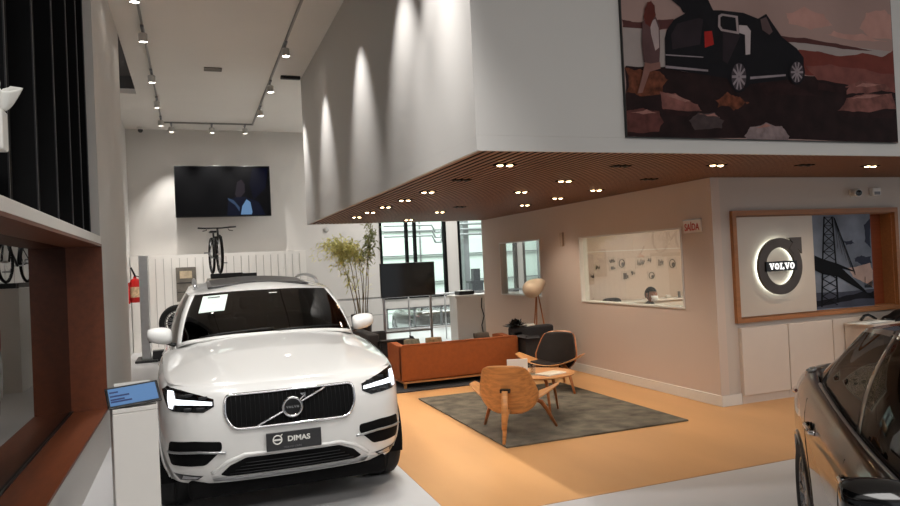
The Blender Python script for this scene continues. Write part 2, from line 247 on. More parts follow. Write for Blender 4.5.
BRIDGE = [('pinkc', [(7.681, 1.499), (8.08, 1.577), (8.127, 1.451), (8.111, 1.231), (7.765, 1.386)]), ('cloud', [(7.801, 1.617), (7.934, 1.652), (8.103, 1.632), (8.115, 1.54), (7.925, 1.529), (7.823, 1.569)]), ('cloud', [(7.634, 1.855), (7.801, 1.863), (7.834, 1.807), (7.684, 1.785)]), ('cloud', [(8.001, 2.036), (8.128, 2.116), (8.11, 1.728), (8.003, 1.815)]), ('water', [(7.096, 1.222), (7.568, 1.207), (8.129, 1.216), (8.12, 1.009), (7.124, 1.021)]), ('hillb', [(7.114, 1.128), (7.381, 1.138), (7.638, 1.162), (7.938, 1.199), (8.125, 1.174), (8.127, 1.091), (7.706, 1.09), (7.126, 1.047)]), ('steel', [(7.328, 2.155), (7.268, 1.626), (7.293, 1.624), (7.353, 2.154)]), ('steel', [(7.461, 2.151), (7.481, 1.583), (7.506, 1.584), (7.486, 2.152)]), ('steel', [(7.267, 1.626), (7.21, 1.042), (7.238, 1.04), (7.295, 1.624)]), ('steel', [(7.479, 1.584), (7.478, 1.077), (7.507, 1.076), (7.508, 1.584)]), ('steel', [(7.335, 2.142), (7.471, 2.031), (7.481, 2.039), (7.345, 2.15)]), ('steel', [(7.472, 2.147), (7.324, 2.043), (7.333, 2.035), (7.481, 2.139)]), ('steel', [(7.336, 2.142), (7.483, 2.139), (7.484, 2.147), (7.337, 2.15)]), ('steel', [(7.324, 2.035), (7.474, 1.923), (7.484, 1.931), (7.334, 2.043)]), ('steel', [(7.475, 2.039), (7.313, 1.936), (7.322, 1.928), (7.484, 2.031)]), ('steel', [(7.328, 2.035), (7.476, 2.031), (7.476, 2.039), (7.329, 2.043)]), ('steel', [(7.312, 1.928), (7.477, 1.815), (7.487, 1.823), (7.322, 1.936)]), ('steel', [(7.478, 1.931), (7.302, 1.829), (7.31, 1.821), (7.487, 1.923)]), ('steel', [(7.321, 1.928), (7.468, 1.923), (7.468, 1.931), (7.321, 1.936)]), ('steel', [(7.301, 1.821), (7.48, 1.707), (7.489, 1.715), (7.311, 1.829)]), ('steel', [(7.481, 1.823), (7.291, 1.723), (7.299, 1.714), (7.49, 1.814)]), ('steel', [(7.313, 1.821), (7.46, 1.816), (7.46, 1.824), (7.313, 1.829)]), ('steel', [(7.29, 1.714), (7.483, 1.599), (7.492, 1.607), (7.299, 1.722)]), ('steel', [(7.484, 1.715), (7.28, 1.616), (7.287, 1.607), (7.492, 1.706)]), ('steel', [(7.305, 1.714), (7.452, 1.708), (7.453, 1.716), (7.306, 1.722)]), ('steel', [(7.26, 1.488), (7.503, 1.368), (7.511, 1.377), (7.268, 1.497)]), ('steel', [(7.504, 1.485), (7.253, 1.39), (7.26, 1.381), (7.511, 1.476)]), ('steel', [(7.252, 1.381), (7.495, 1.261), (7.503, 1.27), (7.26, 1.39)]), ('steel', [(7.497, 1.378), (7.245, 1.284), (7.252, 1.274), (7.503, 1.368)]), ('steel', [(7.245, 1.275), (7.487, 1.153), (7.495, 1.162), (7.252, 1.284)]), ('steel', [(7.489, 1.27), (7.238, 1.178), (7.244, 1.168), (7.495, 1.261)]), ('steel', [(7.237, 1.169), (7.48, 1.046), (7.487, 1.055), (7.245, 1.177)]), ('steel', [(7.481, 1.163), (7.23, 1.072), (7.237, 1.062), (7.487, 1.153)]), ('steel', [(7.143, 1.679), (7.274, 1.631), (7.521, 1.561), (7.771, 1.468), (7.777, 1.451), (7.589, 1.498), (7.94, 1.227), (8.01, 1.154), (8.107, 1.189), (8.112, 1.092), (7.937, 1.186), (7.509, 1.399), (7.261, 1.444), (7.13, 1.498)]), ('steel', [(7.505, 2.129), (7.532, 1.749), (7.538, 1.75), (7.511, 2.129)]), ('steel', [(7.505, 2.129), (7.599, 1.671), (7.605, 1.671), (7.511, 2.129)]), ('steel', [(7.505, 2.128), (7.667, 1.592), (7.672, 1.593), (7.511, 2.129)]), ('steel', [(7.505, 2.128), (7.735, 1.513), (7.74, 1.514), (7.511, 2.13)]), ('steel', [(7.505, 2.128), (7.803, 1.433), (7.809, 1.434), (7.511, 2.13)]), ('steel', [(7.486, 2.142), (7.799, 1.411), (7.809, 1.413), (7.496, 2.144)]), ('steel', [(7.964, 1.239), (7.975, 1.376), (7.965, 1.376), (7.955, 1.239)]), ('steel', [(7.979, 1.238), (7.982, 1.274), (7.973, 1.274), (7.97, 1.239)]), ('steel', [(7.994, 1.237), (7.998, 1.281), (7.988, 1.281), (7.985, 1.238)]), ('steel', [(8.009, 1.236), (8.013, 1.288), (8.004, 1.289), (8.0, 1.237)]), ('steel', [(8.025, 1.235), (8.029, 1.296), (8.02, 1.296), (8.015, 1.236)]), ('steel', [(8.04, 1.235), (8.045, 1.303), (8.035, 1.304), (8.03, 1.235)]), ('steel', [(8.055, 1.234), (8.061, 1.311), (8.051, 1.311), (8.045, 1.234)]), ('steel', [(8.07, 1.233), (8.076, 1.318), (8.067, 1.319), (8.06, 1.233)]), ('steel', [(8.085, 1.232), (8.092, 1.326), (8.083, 1.326), (8.076, 1.233)])]

# ------------------------------------------------------------------ room
CE = 5.4; XW = -.9; XG = -1.224; VX = 2.055; VY = 4.85; VB = 13.24; SO = 2.64; XL = 5.626; YV = 6.446; YF = 18.4
def fl_box(name, m, *a): return struct(name, B(*a), m)
fl_box('floor', M_floorw, -7, 16, -7, YF+.2, -.1, 0)
# wood-look orange vinyl of the lounge
mo = mat('orange wood vinyl', (196, 148, 98), .42, var=.07, nscale=1.1, stretch=(1.6, .5, 1), bump=.02, bscale=60)
fl_box('floor_lounge', mo, 1.66, 12, 4.57, VB, 0, .004)
cb = MB(); cb.box(-7, 16, -7, 11.2, CE, CE+.1); cb.box(-.9, 16, 11.2, 14.86, CE, CE+.1); cb.box(-7, 16, 14.86, YF, CE, CE+.1)
struct('ceiling', cb, M_ceil)
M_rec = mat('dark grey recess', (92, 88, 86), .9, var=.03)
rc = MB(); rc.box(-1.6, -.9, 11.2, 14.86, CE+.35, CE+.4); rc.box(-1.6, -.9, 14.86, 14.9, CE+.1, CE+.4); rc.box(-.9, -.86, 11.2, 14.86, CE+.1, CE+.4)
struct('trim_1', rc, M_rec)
# left wall: solid apron, column, rear stretch
lw = MB(); lw.box(-1.7, XW, -7, 8.14, 0, .42); lw.box(-1.7, XW, 8.14, 11.2, 0, CE)
struct('wall_left', lw, M_wall)
struct('wall_left_rear', B(-1.7, -1.4, 11.2, YF, 0, CE), M_wall)
# big orange-lined window bay on the left
w1 = empty('window_1', (XG, 2, .42), 0, kind='structure')
def ch(o, p, name=None):
    o.parent = p; o.matrix_parent_inverse = Matrix.Translation(p.location).inverted() if not p.rotation_euler.z else (Matrix.Translation(p.location) @ Matrix.Rotation(p.rotation_euler.z, 4, 'Z')).inverted(); return o
def wpart(name, mb, m, root, **k): return ch(mb.obj(name, m, None, **k), root)
wpart('sill_board', B(XG, XW+.012, -7, 8.14, .42, .443), M_redwood, w1)
wpart('jamb', B(XG, XW+.012, 8.1, 8.14, .443, 2.165), M_redwood, w1)
wpart('lintel_lining', B(XG, XW+.012, -7, 8.1, 2.14, 2.165), M_redwood, w1)
wpart('pane', B(XG-.02, XG, -7, 8.14, .42, 2.2), M_mirror, w1)
wpart('glazing_bead', B(XG, XG+.02, -7, 8.1, .443, .452), M_black, w1)
wpart('ledge', RB(XG-.1, XW+.008, -7, 8.13, 2.166, 2.25, .006, 2), M_white, w1)
# dark glazing with black fins above the ledge
w2 = empty('window_2', (XG, 2, 2.25), 0, kind='structure')
wpart('pane', B(XG-.04, XG, -7, 8.1, 2.25, CE), M_gloss, w2)
mf = mat('fin edge metal', (60, 60, 62), .35, .8, var=0)
for k, y in enumerate((2.2, 3.0, 3.8, 4.6, 5.38, 6.12, 6.82, 7.42, 7.9)):
    f = wpart('fin', B(XG, XW-.06, y-.05, y+.05, 2.25, CE), M_matte, w2)
    e = MB().box(XW-.06, XW-.052, y-.05, y-.035, 2.25, CE).box(XG+.02, XG+.035, y+.2, y+.215, 2.25, CE).obj('edge_strip', mf, None); ch(e, w2)
# far wall with window openings
WIN = [(4.80, 6.72), (7.08, 8.9), (9.1, 10.9)]
fw = MB(); fw.box(-1.7, 4.80, YF, YF+.2, 0, CE); fw.box(4.8, 16, YF, YF+.2, 4.2, CE); fw.box(4.8, 16, YF, YF+.2, .62, .87); fw.box(4.8, 16, YF, YF+.2, 0, .06)
for a, b in ((6.72, 7.08), (8.9, 9.1), (10.9, 16)): fw.box(a, b, YF, YF+.2, .87, 4.2)
for a, b in ((4.8, 4.9), (7.3, 7.4), (10.2, 16)): fw.box(a, b, YF, YF+.2, .06, .62)
struct('wall_far', fw, M_wall)
for n, (a, b) in enumerate(WIN):
    w = empty('window_%d' % (n+3), ((a+b)/2, YF, .87), 0, kind='structure')
    fr = MB(); fr.box(a, a+.06, YF-.04, YF+.1, .87, 4.2); fr.box(b-.08, b, YF-.04, YF+.1, .87, 4.2); fr.box(a, b, YF-.04, YF+.1, .87, .93); fr.box(a, b, YF-.04, YF+.1, 4.14, 4.2)
    if n == 0: fr.box(5.53, 5.6, YF-.04, YF+.1, .9, 4.2); fr.box(5.77, 5.84, YF-.04, YF+.1, .9, 4.2)
    else: fr.box((a+b)/2-.03, (a+b)/2+.03, YF-.04, YF+.1, .9, 4.2)
    wpart('window_frame', fr, M_matte, w); wpart('pane', B(a, b, YF+.03, YF+.04, .87, 4.2), M_glass, w)
for n, (a, b) in enumerate(((4.9, 7.3), (7.4, 10.2))):
    w = empty('window_%d' % (n+6), ((a+b)/2, YF, .06), 0, kind='structure')
    fr = MB(); fr.box(a, b, YF-.01, YF+.08, .58, .62); fr.box(a, b, YF-.01, YF+.08, .06, .09)
    for i in range(4): x = lerp(a, b-.04, i/3); fr.box(x, x+.04, YF-.01, YF+.08, .06, .62)
    wpart('window_frame', fr, M_grey, w); wpart('pane', B(a, b, YF+.03, YF+.04, .06, .62), M_glass, w)
# raised white display panelling with lit ledge under the wall television
wn = MB(); wn.box(-1.38, 2.75, 18.12, YF-.001, 0, 2.3)
struct('trim_2', wn, M_white)
ln_ = MB()
for i in range(22): x = -1.2+i*.18; ln_.box(x, x+.012, 18.112, 18.125, .1, 2.22)
struct('trim_3', ln_, mat('panel joint', (168, 165, 160), .8, var=0))
# hanging volume over the lounge
M_vol = mat('volume paint', (198, 195, 191), .8, var=.01, nscale=1)
vm = MB(); vm.box(VX, 16, VY, VB, SO+.12, CE-.001); vm.box(VX, 16, VY, VY+.03, SO, SO+.119); vm.box(VX, VX+.03, VY+.0301, VB-.0301, SO, SO+.119); vm.box(VX, 16, VB-.03, VB, SO, SO+.119)
struct('wall_volume', vm, M_vol)
# slatted timber soffit
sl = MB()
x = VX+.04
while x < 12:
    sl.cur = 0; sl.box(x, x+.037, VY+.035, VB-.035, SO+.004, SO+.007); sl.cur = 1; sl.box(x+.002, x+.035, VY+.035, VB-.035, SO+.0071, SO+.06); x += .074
struct('ceiling_slats', sl, [M_slat, mat('slat flank painted shade', (26, 16, 11), .8, var=.1)])  # slat flanks near-black: shade of the gaps painted into their colour
struct('trim_4', B(VX+.031, 12, VY+.031, VB-.031, SO+.085, SO+.119), mat('painted gap shade behind slats', (8, 5, 4), .9, var=.1))  # backing board coloured near-black to stand in for shade between slats
# lounge wall with two interior windows
h = SO+.0
IW = [(6.99, 9.40, 1.10, 2.10), (10.70, 12.37, 1.13, 2.14)]
rw = MB(); y = YV
for a, b, z0, z1 in IW:
    rw.box(XL, XL+.12, y, a, 0, h); rw.box(XL, XL+.12, a, b, 0, z0); rw.box(XL, XL+.12, a, b, z1, h); y = b
rw.box(XL, XL+.12, y, VB, 0, h)
struct('wall_right', rw, M_loungewall)
for n, (a, b, z0, z1) in enumerate(IW):
    w = empty('window_%d' % (n+8), (XL, (a+b)/2, z0), 0, kind='structure')
    fr = MB(); t = .02
    fr.box(XL-.012, XL+.13, a, b, z0, z0+t); fr.box(XL-.012, XL+.13, a, b, z1-t, z1); fr.box(XL-.012, XL+.13, a, a+t, z0+t, z1-t); fr.box(XL-.012, XL+.13, b-t, b, z0+t, z1-t)
    wpart('window_frame', fr, M_white, w); wpart('pane', B(XL+.05, XL+.058, a+t, b-t, z0+t, z1-t), M_glass, w)
struct('baseboard_right', RB(XL-.016, XL, YV-.016, VB, .004, .13, .004, 2), M_white)
# front wall of the office carrying the illuminated sign: niche cut out of it
NX0, NX1, NZ0, NZ1 = 5.93, 8.50, .99, 2.185
fv = MB(); fv.box(XL+.12, NX0, YV, YV+.12, 0, h); fv.box(NX1, 12, YV, YV+.12, 0, h); fv.box(NX0, NX1, YV, YV+.12, 0, NZ0); fv.box(NX0, NX1, YV, YV+.12, NZ1, h); fv.box(NX0-.02, NX1+.02, YV+.22, YV+.3, NZ0-.1, NZ1+.1)
struct('wall_front', fv, mat('beige wall paint', (196, 184, 174), .75, var=.015, nscale=1.2))
struct('baseboard_front', RB(XL-.016, 5.90, YV-.032, YV-.0165, .004, .13, .004, 2), M_white)
# office behind
struct('wall_office', MB().box(XL+.12, 9.6, 10.2, 10.3, 0, h).box(9.6, 9.7, YV+.3, 10.3, 0, h), M_loungewall)
ow = MB().box(XL+.121, 9.6, 10.18, 10.2, 1.86, 1.875)
struct('trim_5', ow, M_white)
# service building outside the far windows
M_out = mat('pale green exterior wall', (214, 224, 216), .8, var=.03, nscale=.7)
struct('floor_yard', B(-6, 34, YF+.2, 34, -1.1, -.9), mat('grey concrete', (150, 152, 152), .7, var=.08))
struct('wall_yard', B(-6, 34, 32, 32.2, -.9, 9), M_out); struct('ceiling_yard', B(-6, 34, YF+.2, 32.2, 9, 9.1), M_out)
gb = MB()
for i in range(9): gb.box(8.2+i*2.1, 8.24+i*2.1, 31.85, 31.95, -.9, 6)
for z in (.9, 2.2, 3.4): gb.box(8, 27, 31.85, 31.95, z, z+.05)
o = tag(gb.obj('steel_gate', M_grey), 'grey steel framed gate on the pale wall beyond the far windows', 'gate')
pi_ = MB(); mp_ = M_grey
for z in (3.0, 3.22, 3.45): pi_.tube([(7.5, 28, z), (9.6, 28, z), (9.75, 28, z-.3), (10, 28, z-.3), (10.1, 28, z), (24, 28, z)], .05, 8)
for x in (11.2, 15.0, 19): pi_.box(x-.12, x+.12, 28.1, 28.4, -.9, 9)
tag(pi_.obj('pipe_rack', mp_), 'row of grey pipes on posts outside, seen through the small lounge window', 'pipe rack')
tag(MB().box(10.9, 11.4, 26.9, 27.3, -.9, .9).box(10.8, 11.5, 26.85, 27.35, .9, 1.0).box(11.0, 11.3, 26.95, 27.25, 1.0, 1.5).obj('utility_cabinet', M_dark), 'dark utility cabinet outside the far window right of the white pier', 'cabinet')

# ------------------------------------------------------------------ cabinets, sign niche
for k, (a, b) in enumerate(((5.915, 6.62), (6.625, 7.33), (7.335, 8.04))):
    r = empty('wall_cabinet', ((a+b)/2, YV, 0), 0, ['flush beige cabinet door nearest the room corner, below the ring emblem', 'second flush beige cabinet from the corner, below the wooden frame', 'flush beige cabinet below the bridge picture, behind the dark car'][k], 'cabinet', 'flush cabinets under the sign')
    wpart('carcass', B(a, b, YV-.03, YV-.001, .10, .885), M_cab, r)
    wpart('door', RB(a+.004, b-.004, YV-.05, YV-.031, .10, .88, .003, 1), M_cab, r)
    wpart('plinth', B(a, b, YV-.02, YV-.001, .004, .10), M_cab, r)
fr = empty('sign_frame', (7.2, YV, .94), 0, 'oiled wood box frame on the beige wall around the ring emblem and bridge picture', 'frame')
fm = MB(); t = .055
fm.box(5.875, 8.56, YV-.05, YV, 2.185, 2.245); fm.box(5.875, 8.56, YV-.05, YV, .94, .99); fm.box(5.875, NX0, YV-.05, YV, .99, 2.185); fm.box(8.50, 8.56, YV-.05, YV, .99, 2.185)
wpart('moulding', fm, M_frame, fr)
wpart('lining', MB().box(NX0+.001, NX1-.001, YV, YV+.215, NZ0+.001, NZ0+.012).box(NX0+.001, NX1-.001, YV, YV+.215, NZ1-.012, NZ1-.001).box(NX1-.012, NX1-.001, YV, YV+.215, NZ0, NZ1).box(NX0+.001, NX0+.012, YV, YV+.215, NZ0, NZ1), M_frame, fr)
wpart('back_board', B(8.13, NX1-.013, YV+.15, YV+.2, NZ0+.013, NZ1-.013), woodmat('red brown board', (132, 62, 30), .45, var=.1), fr)
sp = empty('illuminated_sign', (6.52, YV, .99), 0, 'beige backlit panel with a steel ring and arrow emblem reading VOLVO', 'sign')
PY = YV-.02
wpart('panel', RB(NX0+.013, 7.125, PY, PY+.1, NZ0+.013, NZ1-.013, .003, 1), mat('satin beige panel', (196, 182, 168), .25, var=.01), sp)
cx, cz, RO, RI = 6.52, 1.575, .335, .222
def annulus(mb, ro, ri, y0, y1, a0=0, a1=2*pi, n=64):
    full = abs(a1-a0-2*pi) < 1e-6; k = n if full else n+1
    V = []
    for (r, yy) in ((ro, y0), (ro, y1), (ri, y1), (ri, y0)):
        for i in range(k): an = a0+(a1-a0)*i/n; V.append((cx+r*cos(an), yy, cz+r*sin(an)))
    F = []
    for q in range(4):
        for i in range(n): F.append((q*k+i, q*k+(i+1) % k, ((q+1) % 4)*k+(i+1) % k, ((q+1) % 4)*k+i))
    if not full: F += [(0, k, 2*k, 3*k), (k-1, 2*k-1, 3*k-1, 4*k-1)]
    return mb.add(V, F)
M_ring = mat('brushed dark steel ring', (92, 82, 76), .32, .9, var=.15, nscale=4)
rg = annulus(MB(), RO, RI, PY-.07, PY-.035)
ap = [(cx+.14, cz+.335), (cx+.335, cz+.335), (cx+.335, cz+.14), (cx+.275, cz+.20), (cx+.21, cz+.135), (cx+.14, cz+.205), (cx+.20, cz+.275)]
rg.prism(ap, PY-.074, PY-.033, lambda a, b, d: (a, d, b))
wpart('ring_emblem', rg, M_ring, sp)
M_halo = mat('white led halo', (235, 245, 240), .5, var=0, emit=(232, 245, 238), es=4.5)
hl = annulus(MB(), RO-.02, RO-.035, PY-.034, PY-.012); annulus(hl, RI+.035, RI+.02, PY-.034, PY-.012)
wpart('led_halo', hl, M_halo, sp)
wpart('name_bar', B(cx-.235, cx+.235, PY-.085, PY-.06, cz-.055, cz+.06), M_black, sp)
M_letter = mat('white letters', (240, 240, 238), .4, var=0, emit=(240, 240, 238), es=.9)
def slab_word(root, x0, zc, hgt, wd, y, m):
    """VOLVO in bold slab letters"""
    mb = MB(); n = 5; gap = wd*.025; lw = (wd-gap*4)/5; F = lambda a, b, d: (a, d, b); s = hgt/2
    for k, chh in enumerate('VOLVO'):
        x = x0+k*(lw+gap)
        if chh == 'V':
            mb.prism([(x, zc+s), (x+lw*.42, zc-s), (x+lw*.60, zc-s), (x+lw*.36, zc+s)], y-.004, y, F)
            mb.prism([(x+lw*.44, zc-s), (x+lw*.60, zc-s), (x+lw, zc+s), (x+lw*.80, zc+s)], y-.0041, y, F)
            mb.box(x-lw*.06, x+lw*.44, y-.0042, y, zc+s*.72, zc+s); mb.box(x+lw*.66, x+lw*1.06, y-.0042, y, zc+s*.72, zc+s)
        elif chh == 'O':
            N = 24; V = []
            for (sx, sz, yy) in ((.5, 1, y-.004), (.5, 1, y), (.2, .55, y), (.2, .55, y-.004)):
                for i in range(N): an = 2*pi*i/N; V.append((x+lw/2+lw*sx*cos(an), yy, zc+s*sz*sin(an)))
            mb.add(V, [(q*N+i, q*N+(i+1) % N, ((q+1) % 4)*N+(i+1) % N, ((q+1) % 4)*N+i) for q in range(4) for i in range(N)])
        else:
            mb.box(x+lw*.16, x+lw*.42, y-.004, y, zc-s, zc+s); mb.box(x, x+lw*.9, y-.0041, y, zc-s, zc-s*.68); mb.box(x, x+lw*.6, y-.0041, y, zc+s*.72, zc+s); mb.box(x+lw*.72, x+lw*.9, y-.0041, y, zc-s, zc-s*.3)
    return mb.obj('lettering', m)
ch(slab_word(sp, cx-.19, cz+.002, .075, .38, PY-.086, M_letter), sp)
ROUGH = {'hill': .010, 'rust': .02, 'ground': .03, 'grass': .045, 'rust2': .03, 'rock': .022, 'rock2': .022, 'rock3': .022, 'rock4': .02, 'pink': .03, 'hillb': .02, 'cloud': .03, 'pinkc': .03, 'rockhi': .012, 'hair': .006, 'shade': .02}
def ragged(p, amp, seed):
    """natural outline: subdivide and displace the edges"""
    rd = random.Random(seed)
    for it in range(3):
        q = []
        for i in range(len(p)):
            a = Vector(p[i]); b = Vector(p[(i+1) % len(p)]); d = b-a; q.append(tuple(a))
            if d.length > amp*.8: m = (a+b)/2+Vector((-d.y, d.x)).normalized()*rd.uniform(-.2, .8)*amp*(-1); q.append(tuple(m))
        p = q; amp *= .55
    # one corner-cutting pass
    o = []
    for i in range(len(p)):
        a = Vector(p[i]); b = Vector(p[(i+1) % len(p)]); o += [tuple(a.lerp(b, .25)), tuple(a.lerp(b, .75))]
    return o
def flat_print(name, data, mats, y, root, bgm, bg):
    mb = MB(); names = list(mats); ml = [bgm]+[mats[n] for n in names]
    x0, x1, z0, z1 = bg; mb.cur = 0; mb.add([(x0, y, z0), (x1, y, z0), (x1, y, z1), (x0, y, z1)], [(0, 1, 2, 3)])
    for i, (n, p) in enumerate(data):
        if n in ROUGH: p = ragged(p, ROUGH[n], i)
        p = [(min(max(a, x0), x1), min(max(b, z0), z1)) for a, b in p]
        from mathutils.geometry import tessellate_polygon
        tr = tessellate_polygon([[Vector((a, b, 0)) for a, b in p]])
        mb.cur = names.index(n)+1; mb.add([(a, y-.0002*(i+1), b) for a, b in p], tr)
    me = bpy.data.meshes.new(name); me.from_pydata(mb.v, [], mb.f)
    for p, k in zip(me.polygons, mb.mi): p.material_index = k
    o = link(name, me, ml); return ch(o, root)
def ink(n, c, var=.15, s=6): return mat('print '+n, c, .6, var=var, nscale=s, spec=.1)
M_skyb = ink('dusk sky', (112, 118, 130), .4, 2.5)
bp = empty('bridge_picture', (7.62, YV, 1.0), 0, 'dark dusk photograph of a steel suspension bridge beside the emblem', 'picture')
wpart('board', B(7.14, 8.12, YV+.0, YV+.1, NZ0+.013, NZ1-.013), M_white, bp)
flat_print('print', BRIDGE, {'pinkc': ink('pink cloud', (176, 150, 140)), 'cloud': ink('dark cloud', (50, 54, 68)), 'water': ink('water', (66, 68, 80)), 'hillb': ink('far shore', (26, 26, 32)), 'steel': ink('steel', (16, 17, 20))}, YV-.001, bp, M_skyb, (7.14, 8.12, NZ0+.013, NZ1-.013))
pp = empty('wall_poster', (4.95, VY, 2.76), 0, 'large dusk photograph of a dark car with open tailgate and a woman on rocks', 'poster')
wpart('board', B(3.385, 6.51, VY-.03, VY-.001, 2.762, 4.95), M_black, pp)
flat_print('print', POSTER, {'pink': ink('pink cloud 2', (172, 130, 120), .1), 'hill': ink('hill', (78, 46, 44)), 'sea': ink('sea', (150, 138, 134), .05), 'rust': ink('rust heath', (104, 50, 42)), 'ground': ink('dark ground', (34, 20, 20), .4), 'grass': ink('dry grass', (92, 50, 34), .6, 16), 'rust2': ink('heath', (112, 66, 60), .25), 'rockhi': ink('rock light', (142, 100, 92), .25, 14), 'shade': ink('rock shade', (40, 22, 22), .3, 12), 'rock': ink('rock', (110, 70, 64), .45, 9), 'rock2': ink('rock b', (84, 48, 44), .3, 14), 'rock3': ink('rock c', (66, 54, 54), .3, 14), 'rock4': ink('rock d', (120, 104, 104), .3, 14), 'car': ink('car', (22, 20, 24)), 'carpan': ink('car panel', (42, 34, 38)), 'win': ink('window', (150, 134, 134)), 'win2': ink('window b', (86, 68, 68)), 'tail': ink('tail', (150, 34, 30)), 'chr': ink('trim', (136, 124, 128)), 'seat': ink('seat', (170, 156, 156)), 'rimd': ink('rim', (60, 52, 56)), 'legs': ink('legs', (124, 88, 80)), 'coat': ink('coat', (84, 60, 60)), 'scarf': ink('scarf', (158, 140, 138)), 'hair': ink('hair', (84, 38, 32))}, VY-.031, pp, ink('dusk', (150, 124, 117), .14, .9), (3.39, 6.505, 2.767, 4.945))
# exit sign blade at the lounge wall
es_ = empty('exit_sign', (XL, 6.78, 2.0), 0, 'small red and white exit sign reading SAIDA high on the lounge wall', 'sign')
wpart('plate', RB(XL-.022, XL-.001, 6.62, 6.93, 2.02, 2.17, .003, 1), mat('sign plate', (226, 214, 206), .3, var=0), es_)
tm = text('lettering', 'SAÍDA', .115, M_red, None, basis((XL-.0235, 6.775, 2.085), (0, -1, 0), (0, 0, 1)), .0008, .02, .8); ch(tm, es_)
wpart('bracket', B(XL-.03, XL-.001, 6.62, 6.93, 2.17, 2.185), M_alu, es_)
# camera dome + sensor on the beige wall
cd = empty('security_camera', (7.83, YV, 2.46), 0, 'round security camera with dark lens on the beige wall', 'camera')
Mx = basis((7.83, YV-.0, 2.44), (1, 0, 0), (0, 0, 1))
wpart('mount', MB().lathe([(.0, 0), (.05, 0), (.05, .02), (.03, .03), (.03, .05), (0, .05)], 20, Mx), M_white, cd)
M2, _ = along((7.83, YV-.04, 2.44), (7.76, YV-.2, 2.42)); wpart('camera_body', MB().lathe([(0, 0), (.045, .01), (.052, .08), (.045, .1), (0, .1)], 20, M2), M_white, cd, auto=40)
M3, _ = along((7.79, YV-.13, 2.428), (7.76, YV-.2, 2.42)); wpart('lens', MB().lathe([(.036, 0), (.036, .012), (0, .02)], 20, M3), M_gloss, cd)
ss = empty('motion_sensor', (8.2, YV, 2.46), 0, 'small square beige motion sensor beside the security camera', 'sensor')
wpart('housing', RB(8.13, 8.27, YV-.06, YV-.001, 2.40, 2.50, .01, 2), M_white, ss); wpart('lens', B(8.15, 8.25, YV-.063, YV-.059, 2.41, 2.45), M_grey, ss)
# small wall devices
tag(RB(XL-.04, XL, 9.86, 9.94, 1.98, 2.2, .006, 2).obj('wall_speaker', mat('beige plastic', (182, 160, 140), .5, var=0)), 'small tall beige box on the lounge wall between the two windows', 'speaker')
tag(MB().lathe([(0, 0), (.07, 0), (.075, .02), (.05, .035), (0, .04)], 24, basis((3.35, YF, 2.82), (1, 0, 0), (0, 0, 1))).obj('alarm_button', mat('pale grey plastic', (170, 168, 164), .5, var=0), auto=30), 'small round pale device on the far wall left of the plant', 'alarm')
tag(MB().box(.32, .62, 12.72, 12.80, CE-.02, CE-.001).box(.32, .62, 12.84, 12.92, CE-.02, CE-.001).obj('ceiling_vent', mat('vent grey', (120, 114, 108), .6, var=0)), 'small double slot air vent in the middle of the ceiling', 'vent')
tag(RB(1.66, 2.02, 13.0, 13.09, CE-.06, CE-.001, .01, 1).obj('ceiling_speaker', M_dark), 'dark slim device at the ceiling corner beside the hanging volume', 'speaker')
cc = empty('security_camera', (-1.3, 18.2, 5.2), 0, 'tiny dark dome camera in the far left ceiling corner', 'camera')
wpart('mount', MB().lathe([(0, 0), (.07, 0), (.07, -.05), (0, -.05)], 20, Matrix.Translation((-1.05, 18.2, CE))), M_white, cc)
wpart('dome', MB().lathe([(.06, -.05), (.055, -.09), (.03, -.12), (0, -.125)], 20, Matrix.Translation((-1.05, 18.2, CE))), M_gloss, cc, auto=60)

# ------------------------------------------------------------------ ceiling track lights
TZ = CE-.06
tr = empty('lighting_track', (.48, 12, CE), 0, 'grey U-shaped lighting track on the ceiling of the tall hall', 'lighting track')
XA, XB, YE = -.54, 1.50, 17.45
for nm, a in (('rail', (XA-.015, XA+.015, -3, YE)), ('rail', (XB-.015, XB+.015, -3, YE)), ('cross_rail', (XA-.02, XB+.02, YE-.02, YE+.02))):
    wpart(nm, B(a[0], a[1], a[2], a[3], CE-.035, CE-.001), mat('pale track metal', (150, 147, 142), .5, .2, var=0), tr)
M_can = mat('track light housing', (186, 182, 176), .45, .3, var=0)
def track_light(x, y, aim, label, first=None):
    r = empty('track_light', (x, y, CE-.036), 0, label, 'track light', 'spotlights on the ceiling track')
    B(-.022, .022, -.12, .12, -.03, 0).obj('adapter', M_grey, r)
    MB().tube([(0, 0, -.03), (0, 0, -.09)], .012, 8).obj('stem', M_grey, r)
    d = (Vector(aim)-Vector((x, y, CE-.16))).normalized()
    # cylindrical head, tilted toward what it lights
    d2 = (d+Vector((0, 0, -1.6))).normalized()
    M, _ = along(Vector((0, 0, -.08)), Vector((0, 0, -.08))+d2)
    MB().lathe([(0, 0), (.05, 0), (.062, .01), (.062, .125), (.056, .125), (.053, .10)], 20, M, cap=False).obj('lamp_head', M_can, r, auto=40)
    MB().lathe([(0, .118), (.055, .118)], 20, M, cap=False).obj('lamp_lens', M_lampon, r)
    return r

# ------------------------------------------------------------------ rugs, lounge furniture
tag(RB(2.74, 4.86, 6.08, 8.86, .0045, .022, .006, 2).obj('area_rug', M_rug), 'large grey brown mottled rug under the plywood chairs and round table', 'rug')
tag(RB(2.45, 5.1, 9.42, 12.4, .0045, .02, .006, 2).obj('area_rug', M_rug2), 'dark rug lying under the rust orange sofa', 'rug')

